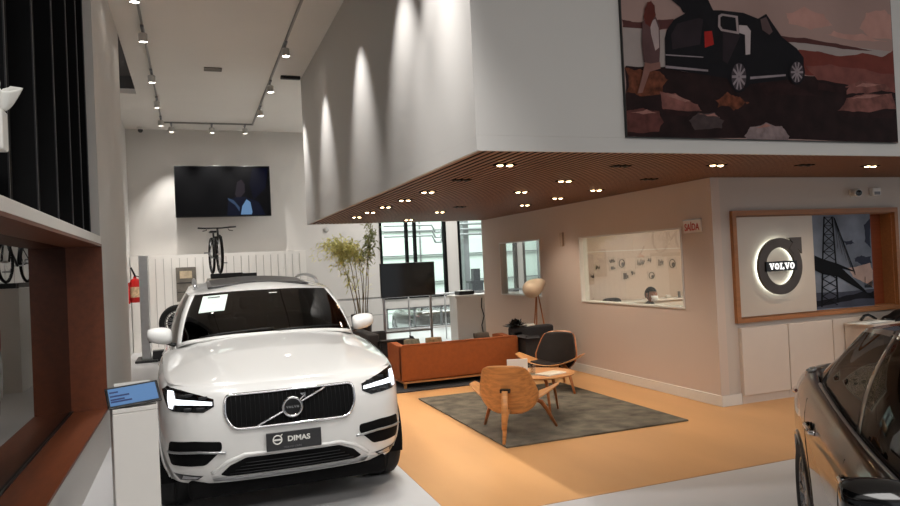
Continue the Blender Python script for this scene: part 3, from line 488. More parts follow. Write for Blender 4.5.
def chair(leather, label):
    r = empty('shell_chair', (0, 0, 0), 0, label, 'chair', 'three-legged plywood shell chairs')
    wood = M_oak
    def seat(u, v, off=0.):
        a = abs(u); dep = lerp(.46, .17, a**3); yc = .03+.09*a**1.7
        y = yc+(v-.5)*dep; z = .36+.135*a**2.1-(1-v)*.055*(1-a)-.012*sin(pi*v)*(1-a)+off
        if v > .9: z -= .012*(1-a)
        return Vector((.46*u*(1-.02*(v-.5)), y, z))
    nu, nv = 41, 11
    sm = MB().grid(lambda i, j: seat(-1+2*i/(nu-1), j/(nv-1)), nu, nv)
    sm.obj('seat', wood, r, smooth=True, solid=.011)
    def back(u, t, off=0.):
        w = .30*(sin(pi*min(1, (t+.10)/1.12)**.8)**.42 if 0 < t < 1 else 0)
        w = [.135, .2, .245, .272, .286, .292, .29, .28, .264, .245, .225, .19, .12][0]
        W = [(0, .12), (.05, .19), (.13, .25), (.27, .295), (.42, .305), (.6, .285), (.75, .262), (.88, .242), (.96, .215), (1, .16)]
        w = ipl(W, t); x = w*u
        y = -.205-.20*t+.115*(x/.29)**2-off; z = .235+.51*t-.012*(u*u)*(1 if t > .8 else 0)
        return Vector((x, y, z))
    bm_ = MB().grid(lambda i, j: back(-1+2*i/24, j/20), 25, 21)
    bm_.obj('backrest', M_oak if not leather else M_oakd, r, smooth=True, solid=.011)
    pad = M_leather
    MB().grid(lambda i, j: seat((-1+2*i/20)*.50, .08+.86*j/10, .016+.012*sin(pi*i/20)*sin(pi*j/10)), 21, 11).obj('seat_pad', pad, r, smooth=True, solid=.012)
    MB().grid(lambda i, j: back((-1+2*i/20)*.94, .04+.93*j/16, -.02-.012*sin(pi*i/20)*sin(pi*j/16)), 21, 17).obj('back_pad', pad, r, smooth=True, solid=.012)
    for s in (-1, 1):
        MB().tube([(.11*s, .0, .325), (.2*s, .10, .325), (.26*s, .17, .29), (.31*s, .22, .2), (.39*s, .31, .001)], [.02, .022, .024, .021, .014], 10).obj('leg', M_oakd, r, smooth=True)
    MB().tube([(0, .12, .31), (0, -.1, .295), (0, -.22, .27), (0, -.33, .26), (0, -.395, .2), (0, -.48, .001)], [.022, .024, .026, .028, .026, .016], 10, flat=.7).obj('rear_leg', M_oak, r, smooth=True)
    MB().tube([(0, -.44, .13), (0, -.385, .34), (0, -.35, .49)], [.026, .034, .03], 10, flat=.5).obj('back_strut', M_oak, r, smooth=True)
    MB().box(-.05, .05, -.35, -.31, .47, .505).obj('back_bracket', M_black, r)
    return r
c1 = chair(False, 'light oak plywood shell chair seen from behind on the front rug corner'); c1.location = (3.04, 6.54, .022); c1.rotation_euler.z = radians(-37.5)
c2 = chair(True, 'plywood shell chair with dark leather back pad facing the camera near the wall'); c2.location = (4.55, 8.45, .022); c2.rotation_euler.z = radians(-227.5)
# round coffee table
TX, TY, TT = 3.67, 7.16, .49
t = empty('coffee_table', (TX, TY, .022), 0, 'round light oak coffee table between the two shell chairs', 'table')
MB().lathe([(0, .448), (.37, .448), (.40, .455), (.405, .468), (.40, .47), (0, .47)], 48).obj('tabletop', M_oak, t, auto=40)
for k in range(3):
    a = 2*pi*k/3+.4
    MB().tube([(.06*cos(a), .06*sin(a), .43), (.19*cos(a), .19*sin(a), .43), (.25*cos(a), .25*sin(a), .38), (.32*cos(a), .32*sin(a), .001)], [.018, .02, .02, .012], 8).obj('leg', M_oakd, t, smooth=True)
TT = .022+.47
lf = empty('leaflet_holder', (3.50, 7.36, TT), radians(-20), 'white leaflet card standing at the back of the round table', 'leaflet')
RB(-.12, .12, -.006, .006, .004, .15, .002, 1).obj('card', M_paper, lf); B(-.1, .1, -.03, .03, 0, .006).obj('foot', M_white, lf)
B(-.07, -.02, -.0075, -.006, .04, .06).obj('printed_mark', M_grey, lf)
gl = empty('drinking_glass', (3.54, 7.06, TT), 0, 'clear drinking glass on the round table beside the book', 'glass')
MB().lathe([(0, .004), (.034, .004), (.037, .12), (.034, .12), (.031, .012), (0, .012)], 24).obj('tumbler', glassmat('tumbler glass', (.9, .9, .88), .1), gl, auto=40)
bk = empty('open_book', (3.74, 7.0, TT), radians(20), 'white brochure lying flat on the round table', 'book')
RB(-.15, .15, -.10, .10, 0, .012, .003, 1).obj('pages', M_paper, bk); B(-.15, .15, -.10, .10, .0125, .0135).obj('cover', mat('brochure cover', (206, 196, 180), .5, var=.1), bk)

# rust orange sofa seen from behind
sf = empty('sofa', (3.665, 9.95, .02), 0, 'rust orange three seat sofa with oak feet seen from behind', 'sofa')
def sh(*a, r=.03, seg=3): return MB().rbox(*a, r, seg)
def ov(o, **k): return o
hw = .925
# back with gently bowed rear face
bb = MB().grid(lambda i, j: Vector(((-hw+2*hw*i/24)*(1-.012*(1-j/8)), -.37+.02*((-1+2*i/24)**2)+.05*(1-j/8)*0, .11+(.49+.0*i)*j/8)), 25, 9)
RB(-hw, hw, -.37, -.22, .10, .625, .035, 4).obj('back', M_orange, sf, auto=50)
MB().tube([(-hw+.02, -.365, .622), (0, -.367, .625), (hw-.02, -.365, .622)], .007, 8).obj('piping', M_orange, sf, smooth=True)
for s in (-1, 1):
    MB().prism([(-.36, .11), (.34, .11), (.38, .60), (.2, .625), (-.2, .60), (-.36, .60)], s*hw, s*(hw-.10), lambda a, b, d: (d, a, b)).obj('armrest', M_orange, sf)
for k in range(3):
    x0 = -hw+.11+k*.565
    RB(x0, x0+.555, -.21, .36, .24, .42, .03, 3).obj('seat_cushion', M_orange, sf, auto=50)
B(-hw+.03, hw-.03, -.33, .34, .10, .24).obj('seat_base', M_orange, sf)
B(-hw+.02, hw-.02, -.35, .35, .075, .10).obj('base_rail', M_oak, sf)
for s in (-1, 1):
    for q in (-1, 1):
        MB().lathe([(.02, 0), (.03, .075)], 14, Matrix.Translation((s*(hw-.06), q*.30, 0))).obj('leg', M_oak, sf, auto=40)
def cushion(loc, rz, w, m, label, tilt=18):
    o = MB()
    def P(i, j):
        u = -1+2*i/16; v = -1+2*j/16; return Vector((u*w/2*(1-.05*v*v), 0, v*w/2*(1-.05*u*u)))
    for s in (-1, 1):
        o.grid(lambda i, j: P(i, j)+Vector((0, s*.065*(max(0, (1-(-1+2*i/16)**4)*(1-(-1+2*j/16)**4)))**.5, 0)), 17, 17)
    ob = o.obj('throw_cushion', m, smooth=True, merge=True); ob.location = loc; ob.rotation_euler = (radians(-tilt), 0, rz)
    return tag(ob, label, 'cushion', 'cushions on the orange sofa')
M_check = mat('mottled green grey fabric', (104, 100, 84), .9, var=.45, nscale=14)
cushion((3.0, 9.87, .575), .1, .26, M_check, 'mottled green grey cushion at the left end of the orange sofa')
cushion((3.34, 9.87, .572), -.1, .26, mat('patterned brown fabric', (120, 96, 66), .9, var=.45, nscale=16), 'patterned brown grey cushion second from the left on the orange sofa')
cushion((4.12, 9.87, .578), 0, .27, mat('dark taupe fabric', (66, 56, 48), .9, var=.15, nscale=20), 'dark taupe cushion at the middle right of the orange sofa')
def dark_sofa(w, label, name='sofa', cat='sofa', nseat=2):
    r = empty(name, (0, 0, 0), 0, label, cat, None)
    RB(-w/2, w/2, -.36, -.18, .10, .72, .04, 4).obj('back', M_greyfab, r, auto=50)
    for s in (-1, 1): RB(s*w/2, s*(w/2-.14), -.18, .36, .10, .60, .04, 3).obj('armrest', M_greyfab, r, auto=50)
    for k in range(nseat):
        a = -w/2+.145+k*(w-.29)/nseat; RB(a, a+(w-.29)/nseat-.01, -.18, .35, .22, .42, .03, 3).obj('seat_cushion', M_greyfab, r, auto=50)
    B(-w/2+.03, w/2-.03, -.33, .33, .08, .215).obj('seat_base', M_greyfab, r)
    for s in (-1, 1):
        for q in (-1, 1): MB().lathe([(.015, 0), (.022, .085)], 12, Matrix.Translation((s*(w/2-.07), q*.28, 0))).obj('leg', M_black, r)
    return r
d1 = dark_sofa(1.75, 'charcoal sofa turned sideways left of the orange sofa, behind the white car'); d1.location = (2.88, 11.5, .02); d1.rotation_euler.z = radians(-90)
d2 = dark_sofa(.74, 'charcoal armchair at the right end of the orange sofa', 'armchair', 'armchair', 1); d2.location = (5.0, 9.68, .022); d2.rotation_euler.z = radians(180)
# crumpled black bow and white slipper-like parcel on the armchair back
def crumple(name, m, n, r, loc, label, cat, sc=(1, 1, 1), seed=1):
    rnd = random.Random(seed); mb = MB()
    for k in range(n):
        a = rnd.uniform(0, 2*pi); e = rnd.uniform(.1, 1.3); L = r*rnd.uniform(.6, 1.1)
        d = Vector((cos(a)*cos(e)*sc[0], sin(a)*cos(e)*sc[1], sin(e)*sc[2])); s = Vector((-sin(a), cos(a), 0))*L*.28
        p = [Vector((0, 0, .005)), d*L*.5+s, d*L*1.0+Vector((0, 0, .01)), d*L*.55-s+Vector((0, 0, L*.1))]
        mb.add(p+[q+Vector((0, 0, .006)) for q in p], [(0, 1, 2, 3), (7, 6, 5, 4), (0, 4, 5, 1), (1, 5, 6, 2), (2, 6, 7, 3), (3, 7, 4, 0)])
    o = mb.obj(name, m); o.location = loc; return tag(o, label, cat)
crumple('ribbon_bow', M_gloss, 60, .17, (4.72, 9.93, .73), 'crumpled black ribbon bow on top of the charcoal armchair', 'bow', (1.2, 1, .8))
wsh = RB(-.09, .09, -.05, .05, 0, .05, .02, 3).obj('small_parcel', M_paper, auto=60); wsh.location = (4.97, 9.95, .724); wsh.rotation_euler.z = .3; tag(wsh, 'small white soft parcel beside the black bow on the armchair', 'parcel')

# tripod floor lamp
fl_ = empty('floor_lamp', (5.36, 10.38, .004), 0, 'tripod floor lamp with pale pod shade and oak legs by the wall', 'lamp')
AP = Vector((0, 0, 1.2))
for k in range(3):
    a = radians(200+120*k); MB().tube([AP+Vector((.02*cos(a), .02*sin(a), 0)), Vector((.20*cos(a), .20*sin(a), 0.001))], [.011, .014], 8).obj('leg', M_oakd, fl_, smooth=True)
MB().tube([(0, 0, 1.17), (0, 0, 1.27)], .02, 12).obj('joint', M_black, fl_)
Ms, _ = along((.14, -.02, 1.42), (-.26, -.10, 1.24))
pr_ = [(0, 0), (.025, .004), (.055, .03), (.09, .09), (.122, .16), (.146, .24), (.152, .30), (.142, .36), (.11, .41), (.06, .44), (0, .45)]
MB().lathe(pr_, 32, Ms, cap=False).obj('lamp_shade', mat('cream lamp shade', (226, 206, 180), .45, var=0), fl_, auto=50)
MB().tube([(0, 0, 1.27), (.03, -.01, 1.345)], .012, 8).obj('arm', M_black, fl_)

# potted bamboo
pl = empty('potted_bamboo', (3.12, 13.65, 0), 0, 'tall yellow green bamboo in a dark brown pot behind the white car', 'plant')
MB().lathe([(0, 0.001), (.16, .001), (.21, .86), (.19, .86), (.18, .78), (0, .78)], 32).obj('pot', mat('dark brown pot', (44, 30, 24), .5, var=.1), pl, auto=40)
MB().lathe([(0, .80), (.18, .80)], 24, cap=False).obj('soil', mat('soil', (40, 30, 24), 1., var=.3, nscale=60), pl)
M_cane = mat('bamboo cane', (120, 102, 70), .6, var=.2)
rnd = random.Random(5); fol = MB(); fold = MB()
def leaf(mb, p, d, L, w):
    d = d.normalized(); s = d.cross(Vector((rnd.uniform(-1, 1), rnd.uniform(-1, 1), rnd.uniform(-.3, 1)))).normalized()*w
    q = p+d*L; m = p+d*L*.4+Vector((0, 0, .005)); mb.add([p, m+s, q-Vector((0, 0, L*.25)), m-s], [(0, 1, 2, 3)])
tips = [((-.05, 0, .8), (-.12, .0, 1.5), (-.25, 0, 2.05), (-.62, -.05, 2.32)), ((0, .05, .8), (-.05, .05, 1.6), (-.15, 0, 2.1), (-.42, 0, 2.36)), ((-.08, 0, .8), (-.2, 0, 1.4), (-.28, .05, 1.8), (-.36, .05, 2.2)), ((.04, 0, .8), (.03, 0, 1.6), (-.05, 0, 2.05), (-.22, .03, 2.25)), ((.08, .02, .8), (.14, .02, 1.6), (.2, 0, 2.2), (.27, 0, 2.62)), ((.1, 0, .8), (.16, -.02, 1.4), (.18, 0, 1.9), (.3, .05, 2.5)), ((0, -.06, .8), (.06, -.06, 1.5), (.02, -.04, 1.9), (-.1, 0, 2.2)), ((-.02, 0, .8), (-.10, 0, 1.3), (-.22, 0, 1.6), (-.34, 0, 1.75))]
for k, T in enumerate(tips):
    T = [Vector(q) for q in T]; pts = [crs(T, i/14) for i in range(15)]
    MB().tube(pts, [lerp(.011, .004, i/14) for i in range(15)], 6).obj('stem', M_cane, pl, smooth=True)
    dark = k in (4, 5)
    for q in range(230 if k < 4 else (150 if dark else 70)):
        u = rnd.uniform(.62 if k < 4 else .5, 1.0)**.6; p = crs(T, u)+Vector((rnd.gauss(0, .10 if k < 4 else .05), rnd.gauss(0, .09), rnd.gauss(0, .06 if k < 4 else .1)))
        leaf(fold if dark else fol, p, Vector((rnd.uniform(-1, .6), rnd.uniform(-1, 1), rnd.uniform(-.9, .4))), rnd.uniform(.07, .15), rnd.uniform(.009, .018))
    for q in range(14):
        u = rnd.uniform(.3, .95); p = crs(T, u); d = Vector((rnd.uniform(-1, 1), rnd.uniform(-1, 1), rnd.uniform(0, .8))).normalized()*.2
        fol.tube([p, p+d*.5+Vector((0, 0, .02)), p+d], .0018, 3)
for q in range(90):  # wisps reaching left of the crown
    p = Vector((rnd.uniform(-.95, -.4), rnd.gauss(0, .06), rnd.uniform(1.95, 2.25))); leaf(fol, p, Vector((-1, rnd.uniform(-1, 1), -.5)), .07, .007)
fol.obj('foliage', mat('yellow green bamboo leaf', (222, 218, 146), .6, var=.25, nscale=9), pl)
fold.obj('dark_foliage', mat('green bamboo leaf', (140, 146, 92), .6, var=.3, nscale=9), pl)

# ------------------------------------------------------------------ screens
tv = empty('wall_television', (.8, YF, 3.8), 0, 'large black wall television showing a dim blue scene on the far wall', 'television')
ch(RB(-.334, 1.922, 18.02, 18.10, 3.195, 4.455, .008, 2).obj('bezel', M_black), tv)
ch(B(-.314, 1.902, 18.016, 18.021, 3.215, 4.435).obj('screen', mat('dim screen', (1, 1, 2), .35, var=.6, nscale=1.4, emit=(18, 24, 44), es=.06, spec=.1)), tv)
ch(B(.4, 1.2, 18.10, YF, 3.5, 4.1).obj('wall_bracket', M_dark), tv)
vimg = [('face', [(1.06, 3.75), (1.12, 4.05), (1.22, 4.12), (1.30, 4.0), (1.30, 3.8), (1.2, 3.68), (1.1, 3.66)]), ('suit', [(.85, 3.22), (.9, 3.6), (1.08, 3.68), (1.3, 3.68), (1.62, 3.55), (1.78, 3.22)]), ('shirt', [(1.18, 3.24), (1.22, 3.45), (1.33, 3.62), (1.42, 3.55), (1.46, 3.3), (1.44, 3.24)]), ('lapel', [(.88, 3.66), (1.02, 3.6), (1.16, 3.42), (1.15, 3.32), (1.05, 3.48), (.9, 3.6)]), ('glow', [(1.5, 3.6), (1.8, 3.9), (1.88, 4.4), (1.5, 4.4), (1.42, 4.0)])]
def scr(n, c, s): return mat('screen '+n, (1, 1, 2), .5, var=.3, nscale=4, emit=c, es=s*.7, spec=.1)
vm_ = flat_print('screen_image', vimg, {'face': scr('face', (60, 52, 60), .5), 'suit': scr('suit', (16, 22, 44), .6), 'shirt': scr('shirt', (120, 160, 205), .7), 'lapel': scr('lapel', (70, 92, 125), .6), 'glow': scr('glow', (14, 20, 50), .3)}, 18.0155, tv, scr('ground', (6, 7, 12), .3), (-.312, 1.90, 3.217, 4.433))
st = empty('stand_television', (3.88, 12.9, 0), 0, 'black television on a slim silver floor stand behind the orange sofa', 'television')
ch(RB(3.335, 4.43, 12.86, 12.90, 1.185, 1.84, .006, 2).obj('bezel', M_black), st)
ch(B(3.35, 4.415, 12.855, 12.859, 1.20, 1.825).obj('screen', M_screen), st)
for x in (3.40, 4.34): ch(MB().box(x-.02, x+.02, 12.91, 12.95, .0, 1.7).obj('post', M_alu), st)
for x in (3.40, 4.34): ch(B(x-.03, x+.03, 12.6, 13.2, 0, .03).obj('foot', M_alu), st)
ch(B(3.38, 4.36, 12.915, 12.945, .5, .54).obj('cross_bar', M_alu), st); ch(B(3.40, 4.34, 12.90, 12.912, 1.4, 1.6).obj('mounting_plate', M_dark), st)

# ------------------------------------------------------------------ counter, railing, wheel, stand, extinguisher
dk = empty('reception_counter', (5.9, 14.3, 0), 0, 'white counter behind the lounge wall edge, right of the stand television', 'counter')
ch(RB(5.28, 6.7, 14.05, 14.6, 1.03, 1.08, .005, 1).obj('countertop', M_white), dk); ch(B(5.33, 6.65, 14.1, 14.55, 0, 1.03).obj('body', M_white), dk)
pt = empty('document_tray', (5.5, 14.3, 1.08), 0, 'black tray of documents on the white counter', 'tray')
ch(RB(5.42, 5.78, 14.15, 14.45, 1.081, 1.16, .01, 2).obj('tray', M_black), pt); ch(B(5.45, 5.75, 14.18, 14.42, 1.16, 1.175).obj('papers', M_paper), pt)
tag(MB().tube([(5.92, 14.09, 1.0), (5.90, 14.085, .8), (5.95, 14.08, .6), (5.89, 14.085, .4), (5.92, 14.09, .2)], .012, 6).obj('hanging_cable', M_black, smooth=True), 'black cable hanging down the front of the white counter', 'cable')
rl = empty('railing', (5, 15.6, 0), 0, 'silver tube railing running across behind the plant and stand television', 'railing')
ch(MB().tube([(2.72, 15.6, 1.07), (8.2, 15.6, 1.07)], .024, 12).obj('handrail', M_alu, smooth=True), rl)
for x in (2.74, 3.42, 3.72, 4.7, 5.6, 6.6, 7.6, 8.15): ch(MB().tube([(x, 15.6, 0), (x, 15.6, 1.06)], .018, 10).obj('post', M_alu, smooth=True), rl)
for z in (.3, .68): ch(MB().tube([(2.74, 15.6, z), (8.15, 15.6, z)], .008, 8).obj('mid_rail', M_alu, smooth=True), rl)

def wheel(parent, R=.385, W=.245, spokes=10, name='wheel', disc=True):
    """axis along local x, outer face at +x"""
    w = bpy.data.objects.new(name, None); C.objects.link(w); w.parent = parent; w.empty_display_size = .1
    X = Matrix(((0, 0, 1, 0), (0, 1, 0, 0), (-1, 0, 0, 0), (0, 0, 0, 1)))
    h = W/2; rr = R*.70
    MB().lathe([(rr, -h*.9), (rr+.02, -h), (R-.03, -h), (R-.008, -h*.82), (R, -h*.6), (R, -h*.1), (R-.008, -h*.08), (R-.008, h*.08), (R, h*.1), (R, h*.6), (R-.008, h*.82), (R-.03, h), (rr+.02, h), (rr, h*.9)], 56, X, cap=False).obj('tyre', M_tyre, w, auto=40)
    MB().lathe([(rr+.004, h*.9), (rr-.012, h*.88), (rr-.02, h*.6), (rr-.025, -h*.8), (rr+.004, -h*.9)], 48, X, cap=False).obj('rim', M_rim, w, auto=40)
    sp = MB()
    for k in range(spokes):
        a = 2*pi*k/spokes
        for da in (-.10, .10):
            p0 = Vector((h*.72, .05*cos(a), .05*sin(a))); p1 = Vector((h*.80, (rr-.014)*cos(a+da), (rr-.014)*sin(a+da)))
            sp.tube([p0, (p0+p1)/2+Vector((.004, 0, 0)), p1], [.016, .010, .010], 6)
    sp.obj('spokes', M_rim, w, smooth=True)
    MB().lathe([(0, h*.55), (.07, h*.55), (.072, h*.76), (.03, h*.86), (0, h*.87)], 24, X).obj('hub', M_rim, w, auto=40)
    MB().lathe([(0, -h*.2), (rr*.82, -h*.2), (rr*.82, -h*.1), (0, -h*.1)], 36, X).obj('brake_disc', M_dark, w, auto=40)
    return w
wd = wheel(None, .385, .25, 12, 'wheel_display'); wd.location = (-.33, 16.0, .79); wd.rotation_euler.z = radians(-90)
tag(wd, 'black tyre on a silver multi-spoke rim displayed left behind the white car', 'wheel')
ws = RB(-.62, -.04, 15.75, 16.25, 0, .40, .01, 1).obj('wheel_plinth', M_white); tag(ws, 'low white plinth under the displayed wheel', 'plinth')
al = empty('panel_stand', (-.97, 16.1, 0), 0, 'slim grey aluminium upright panel seen edge on near the red extinguisher', 'stand')
ch(RB(-1.07, -.90, 16.05, 16.65, .05, 2.25, .01, 2).obj('upright_panel', M_alu), al); ch(RB(-1.2, -.76, 15.9, 16.8, 0, .05, .01, 1).obj('base', M_dark), al); ch(B(-.86, -.60, 16.0, 16.3, 0, .22).obj('base_box', M_dark), al)
ex = empty('fire_extinguisher', (-1.3, 17.6, 1.2), 0, 'red fire extinguisher with black hose hanging on the left rear wall', 'fire extinguisher')
Me = Matrix.Translation((-1.26, 17.6, 1.22))
ch(MB().lathe([(0, 0), (.10, 0), (.115, .02), (.115, .46), (.09, .53), (.035, .56), (.035, .60), (0, .60)], 28, Me).obj('cylinder', M_red, auto=40), ex)
ch(MB().lathe([(.117, .12), (.117, .36)], 28, Me, cap=False).obj('paper_label', mat('label', (206, 176, 140), .6, var=.3, nscale=20)), ex)
ch(MB().tube([(-1.26, 17.6, 1.82), (-1.26, 17.55, 1.86), (-1.30, 17.5, 1.96), (-1.33, 17.5, 2.03)], .022, 8).obj('valve_lever', M_black, smooth=True), ex)
ch(MB().tube([(-1.26, 17.58, 1.84), (-1.13, 17.5, 1.80), (-1.12, 17.47, 1.45), (-1.14, 17.47, 1.25)], .014, 8).obj('hose', M_black, smooth=True), ex)
ch(B(-1.4, -1.37, 17.5, 17.7, 1.2, 1.68).obj('wall_hook', M_red), ex)
po = empty('small_wall_picture', (-.15, 18.1, 1.2), 0, 'small grey brown framed picture on the white panelling left of the car roof', 'picture')
ch(RB(-.385, .075, 18.09, 18.118, 1.16, 1.99, .004, 1).obj('board', mat('picture grey', (104, 98, 90), .5, var=.3, nscale=5)), po)
ch(MB().box(-.37, .06, 18.086, 18.09, 1.60, 1.62).box(-.37, .06, 18.086, 18.09, 1.38, 1.395).box(-.2, .0, 18.084, 18.09, 1.2, 1.32).obj('printed_lines', M_dark), po)
ch(MB().box(-.30, -.02, 18.084, 18.09, 1.72, 1.90).obj('printed_block', mat('print tan', (186, 168, 140), .5, var=.2, nscale=14)), po)

# tablet on rotated white pedestal at the left
pa = radians(10); L0 = Vector((-.492, 4.70, 0)); ex_ = Vector((cos(pa), sin(pa), 0)); ey_ = Vector((-sin(pa), cos(pa), 0)); cpt = L0+ex_*.128+ey_*.09
pd = empty('tablet_pedestal', (cpt.x, cpt.y, 0), pa, 'slim white pedestal between the wooden sill and the white car', 'pedestal')
RB(-.128, .128, -.09, .09, 0, .97, .004, 1).obj('column', M_white, pd); RB(-.128, .128, -.09, .09, .972, 1.0, .004, 1).obj('top_plate', M_white, pd)
tb = empty('tablet', (cpt.x, cpt.y, 1.0), pa, 'black framed tablet with a blue screen on top of the white pedestal', 'tablet')
Mt = Matrix.Translation((.012, -.085, .008)) @ Matrix.Rotation(radians(-3.5), 4, 'Y') @ Matrix.Rotation(radians(34), 4, 'X')
RB(-.162, .145, 0, .19, 0, .012, .005, 2, Mt).obj('housing', M_black, tb)
B(-.146, .129, .018, .172, .0125, .0135, Mt).obj('screen', mat('blue tablet screen', (12, 20, 34), .3, var=0, emit=(92, 136, 186), es=.62), tb)
tx = MB()
for k, (a, b, y) in enumerate(((-.14, -.09, .13), (-.14, -.03, .095), (-.14, -.06, .065), (-.14, -.02, .045))): tx.box(a, b, y, y+.014, .0136, .0142, Mt)
tx.obj('screen_text', mat('screen text', (16, 26, 60), .4, var=0, emit=(20, 34, 84), es=.5), tb)
MB().box(-.06, .06, 0, .1, 0, .006).tube([(0, .06, .0), (0, .04, .07)], .012, 8).obj('support', M_alu, tb)
B(-.10, .11, .0, .01, .0, .135, Matrix.Translation((0, .078, 0))).obj('paper_strip', M_paper, tb)

# bicycle on a black carrier behind the white car
bi = empty('bicycle', (.42, 14.0, 1.80), radians(6), 'black bicycle seen head on above the white car roof', 'bicycle')
wr = .335
def bw(y, nm):
    MB().tube([(0, y+wr*cos(2*pi*k/40), wr+.022+wr*sin(2*pi*k/40)) for k in range(40)], .026, 8, closed=True).obj(nm, M_tyre, bi, smooth=True)
    s = MB()
    for k in range(18): a = 2*pi*k/18; s.tube([(0.02*(-1)**k, y, wr+.022), (0, y+wr*.94*cos(a), wr+.022+wr*.94*sin(a))], .0016, 4)
    s.tube([(-.05, y, wr+.022), (.05, y, wr+.022)], .02, 8); s.obj('spokes', M_alu, bi)
bw(-.55, 'front_wheel'); bw(.5, 'rear_wheel')
f = MB(); f.tube([(0, -.40, .70), (0, -.36, .58)], .024, 10); f.tube([(0, -.37, .60), (0, .02, .30)], .024, 10); f.tube([(0, -.39, .68), (0, .16, .66)], .02, 10); f.tube([(0, .02, .30), (0, .2, .78)], .018, 10)
for s in (-1, 1): f.tube([(s*.03, .03, .30), (s*.06, .5, .357)], .01, 8); f.tube([(s*.02, .17, .66), (s*.06, .5, .357)], .008, 8)
f.obj('frame', M_black, bi, smooth=True)
fk = MB()
for s in (-1, 1): fk.tube([(s*.055, -.55, .357), (s*.058, -.47, .60), (s*.055, -.44, .66)], .018, 8)
fk.tube([(-.07, -.44, .665), (.07, -.44, .665)], .024, 8); fk.tube([(0, -.44, .66), (0, -.38, .82)], .02, 8); fk.obj('fork', M_black, bi, smooth=True)
MB().tube([(-.34, -.33, .855), (-.22, -.36, .845), (-.08, -.38, .845), (.08, -.38, .845), (.22, -.36, .86), (.34, -.33, .87)], [.017, .016, .014, .014, .016, .017], 8).tube([(0, -.38, .80), (0, -.38, .845)], .018, 8).obj('handlebar', M_black, bi, smooth=True)
for s in (-1, 1): MB().tube([(s*.19, -.37, .845), (s*.2, -.43, .80), (s*.27, -.44, .79)], .008, 6).obj('brake_lever', M_black, bi, smooth=True)
MB().rbox(-.07, .07, .1, .33, .79, .83, .018, 3).obj('saddle', M_black, bi, auto=60)
MB().tube([(.02, .02, .30), (.08, .02, .30), (.09, -.1, .2)], .012, 8).tube([(-.02, .02, .30), (-.08, .02, .30), (-.09, .14, .4)], .012, 8).obj('crank', M_alu, bi, smooth=True)
B(.09, .19, -.14, -.06, .185, .21).obj('pedal', M_grey, bi); B(-.19, -.09, .10, .18, .39, .415).obj('pedal', M_grey, bi)
ck = empty('bicycle_carrier', (.7, 14, 1.70), 0, 'low black bicycle carrier rail just above the white car roof', 'carrier')
ch(MB().rbox(.30, .86, 13.25, 13.40, 1.715, 1.80, .01, 1).obj('clamp_block', M_black), ck); ch(MB().box(.36, .46, 13.3, 14.8, 1.72, 1.80).obj('wheel_tray', M_black), ck); ch(B(.3, 1.12, 13.45, 13.5, 1.71, 1.785).obj('cross_bar', M_black), ck)
tag(B(.25, 1.15, 13.2, 14.9, 0, 1.705).obj('display_plinth', M_white), 'white display plinth under the bicycle, hidden behind the white car', 'plinth')

# hanging white parcel with crumpled bow at the far left edge
hb = empty('hanging_parcel', (-.90, 4.2, 2.5), 0, 'white parcel with a crumpled bow hanging before the black fins at the left edge', 'parcel')
ch(RB(-1.0, -.885, 4.12, 4.24, 2.49, 2.70, .01, 2).obj('parcel_box', M_paper), hb)
rnd = random.Random(3)
def bowp(i, j):
    a = 2*pi*i/18; t = j/8; r = lerp(.03, .08+.03*sin(3*a+1)+.02*sin(7*a), t**.7); return Vector((-.905+r*cos(a)*.9, 4.18+r*sin(a)*.8, 2.70+.115*t+.022*sin(2*a)*t))
ch(MB().grid(bowp, 18, 9, True).obj('crumpled_wrap', M_paper, smooth=True, solid=.003), hb)
ch(MB().tube([(-.925+.02*cos(2*pi*k/14), 4.18, 2.84+.028*sin(2*pi*k/14)) for k in range(14)], .005, 6, closed=True).obj('hanging_loop', M_paper, smooth=True), hb)
ch(MB().tube([(-.925, 4.18, 2.7), (-.925, 4.18, 2.815)], .005, 6).obj('tie', M_paper), hb)
ch(MB().tube([(-.925, 4.18, 2.868), (-.94, 4.18, 5.38)], .0015, 4).obj('string', M_black), hb)

# side desk and things at the far right, behind the dark car
sd = empty('side_desk', (8.5, 6.15, 0), 0, 'white side desk against the beige wall behind the dark car', 'desk')
ch(RB(7.50, 9.6, 5.98, 6.385, .80, .835, .004, 1).obj('desktop', M_cab), sd); ch(B(7.51, 9.58, 5.99, 6.38, .004, .80).obj('body', M_cab), sd)
mg = empty('open_magazine', (7.68, 6.15, .836), radians(5), 'white open magazine lying on the side desk at right', 'magazine')
MB().grid(lambda i, j: Vector((-.27+.54*i/16, -.13+.26*j/2, .006+.028*abs(sin(2*pi*i/32*1.0))*(.6+.4*cos(pi*i/8)))), 17, 3).obj('pages', M_paper, mg, smooth=True, solid=.006); B(-.27, .27, -.135, .135, 0, .004).obj('cover', M_white, mg)
rnd = random.Random(11)
def jk(i, j):
    u = -1+2*i/40; v = -1+2*j/16; e = max(0, (1-u**4)*(1-v**4)); n = .5+.5*sin(5*u+2*v)*cos(4*v-3*u+1); n2 = .5+.5*sin(13*u-7*v)
    return Vector((u*.62*(1+.06*sin(5*v)), v*.135*(1+.1*sin(6*u)), .004+.11*e**.6*(.45+.55*n)+.03*e*n2+.03*(u+1)*e))
jo = MB().grid(jk, 41, 17).obj('black_jacket', mat('black nylon', (13, 13, 14), .35, var=.1), smooth=True, solid=.004); jo.location = (8.58, 6.16, .838); tag(jo, 'crumpled black jacket heaped on the side desk at the right edge', 'jacket')
jb = MB().tube([(0, 0, 0), (.06, .0, .05), (.13, .0, .06), (.2, 0, .03), (.26, 0, .0)], .018, 8).obj('small_bottle', M_gloss, smooth=True); jb.location = (7.70, 6.31, .852); tag(jb, 'small black pouch lying between magazine and jacket', 'pouch')
jb.name = 'black_pouch'

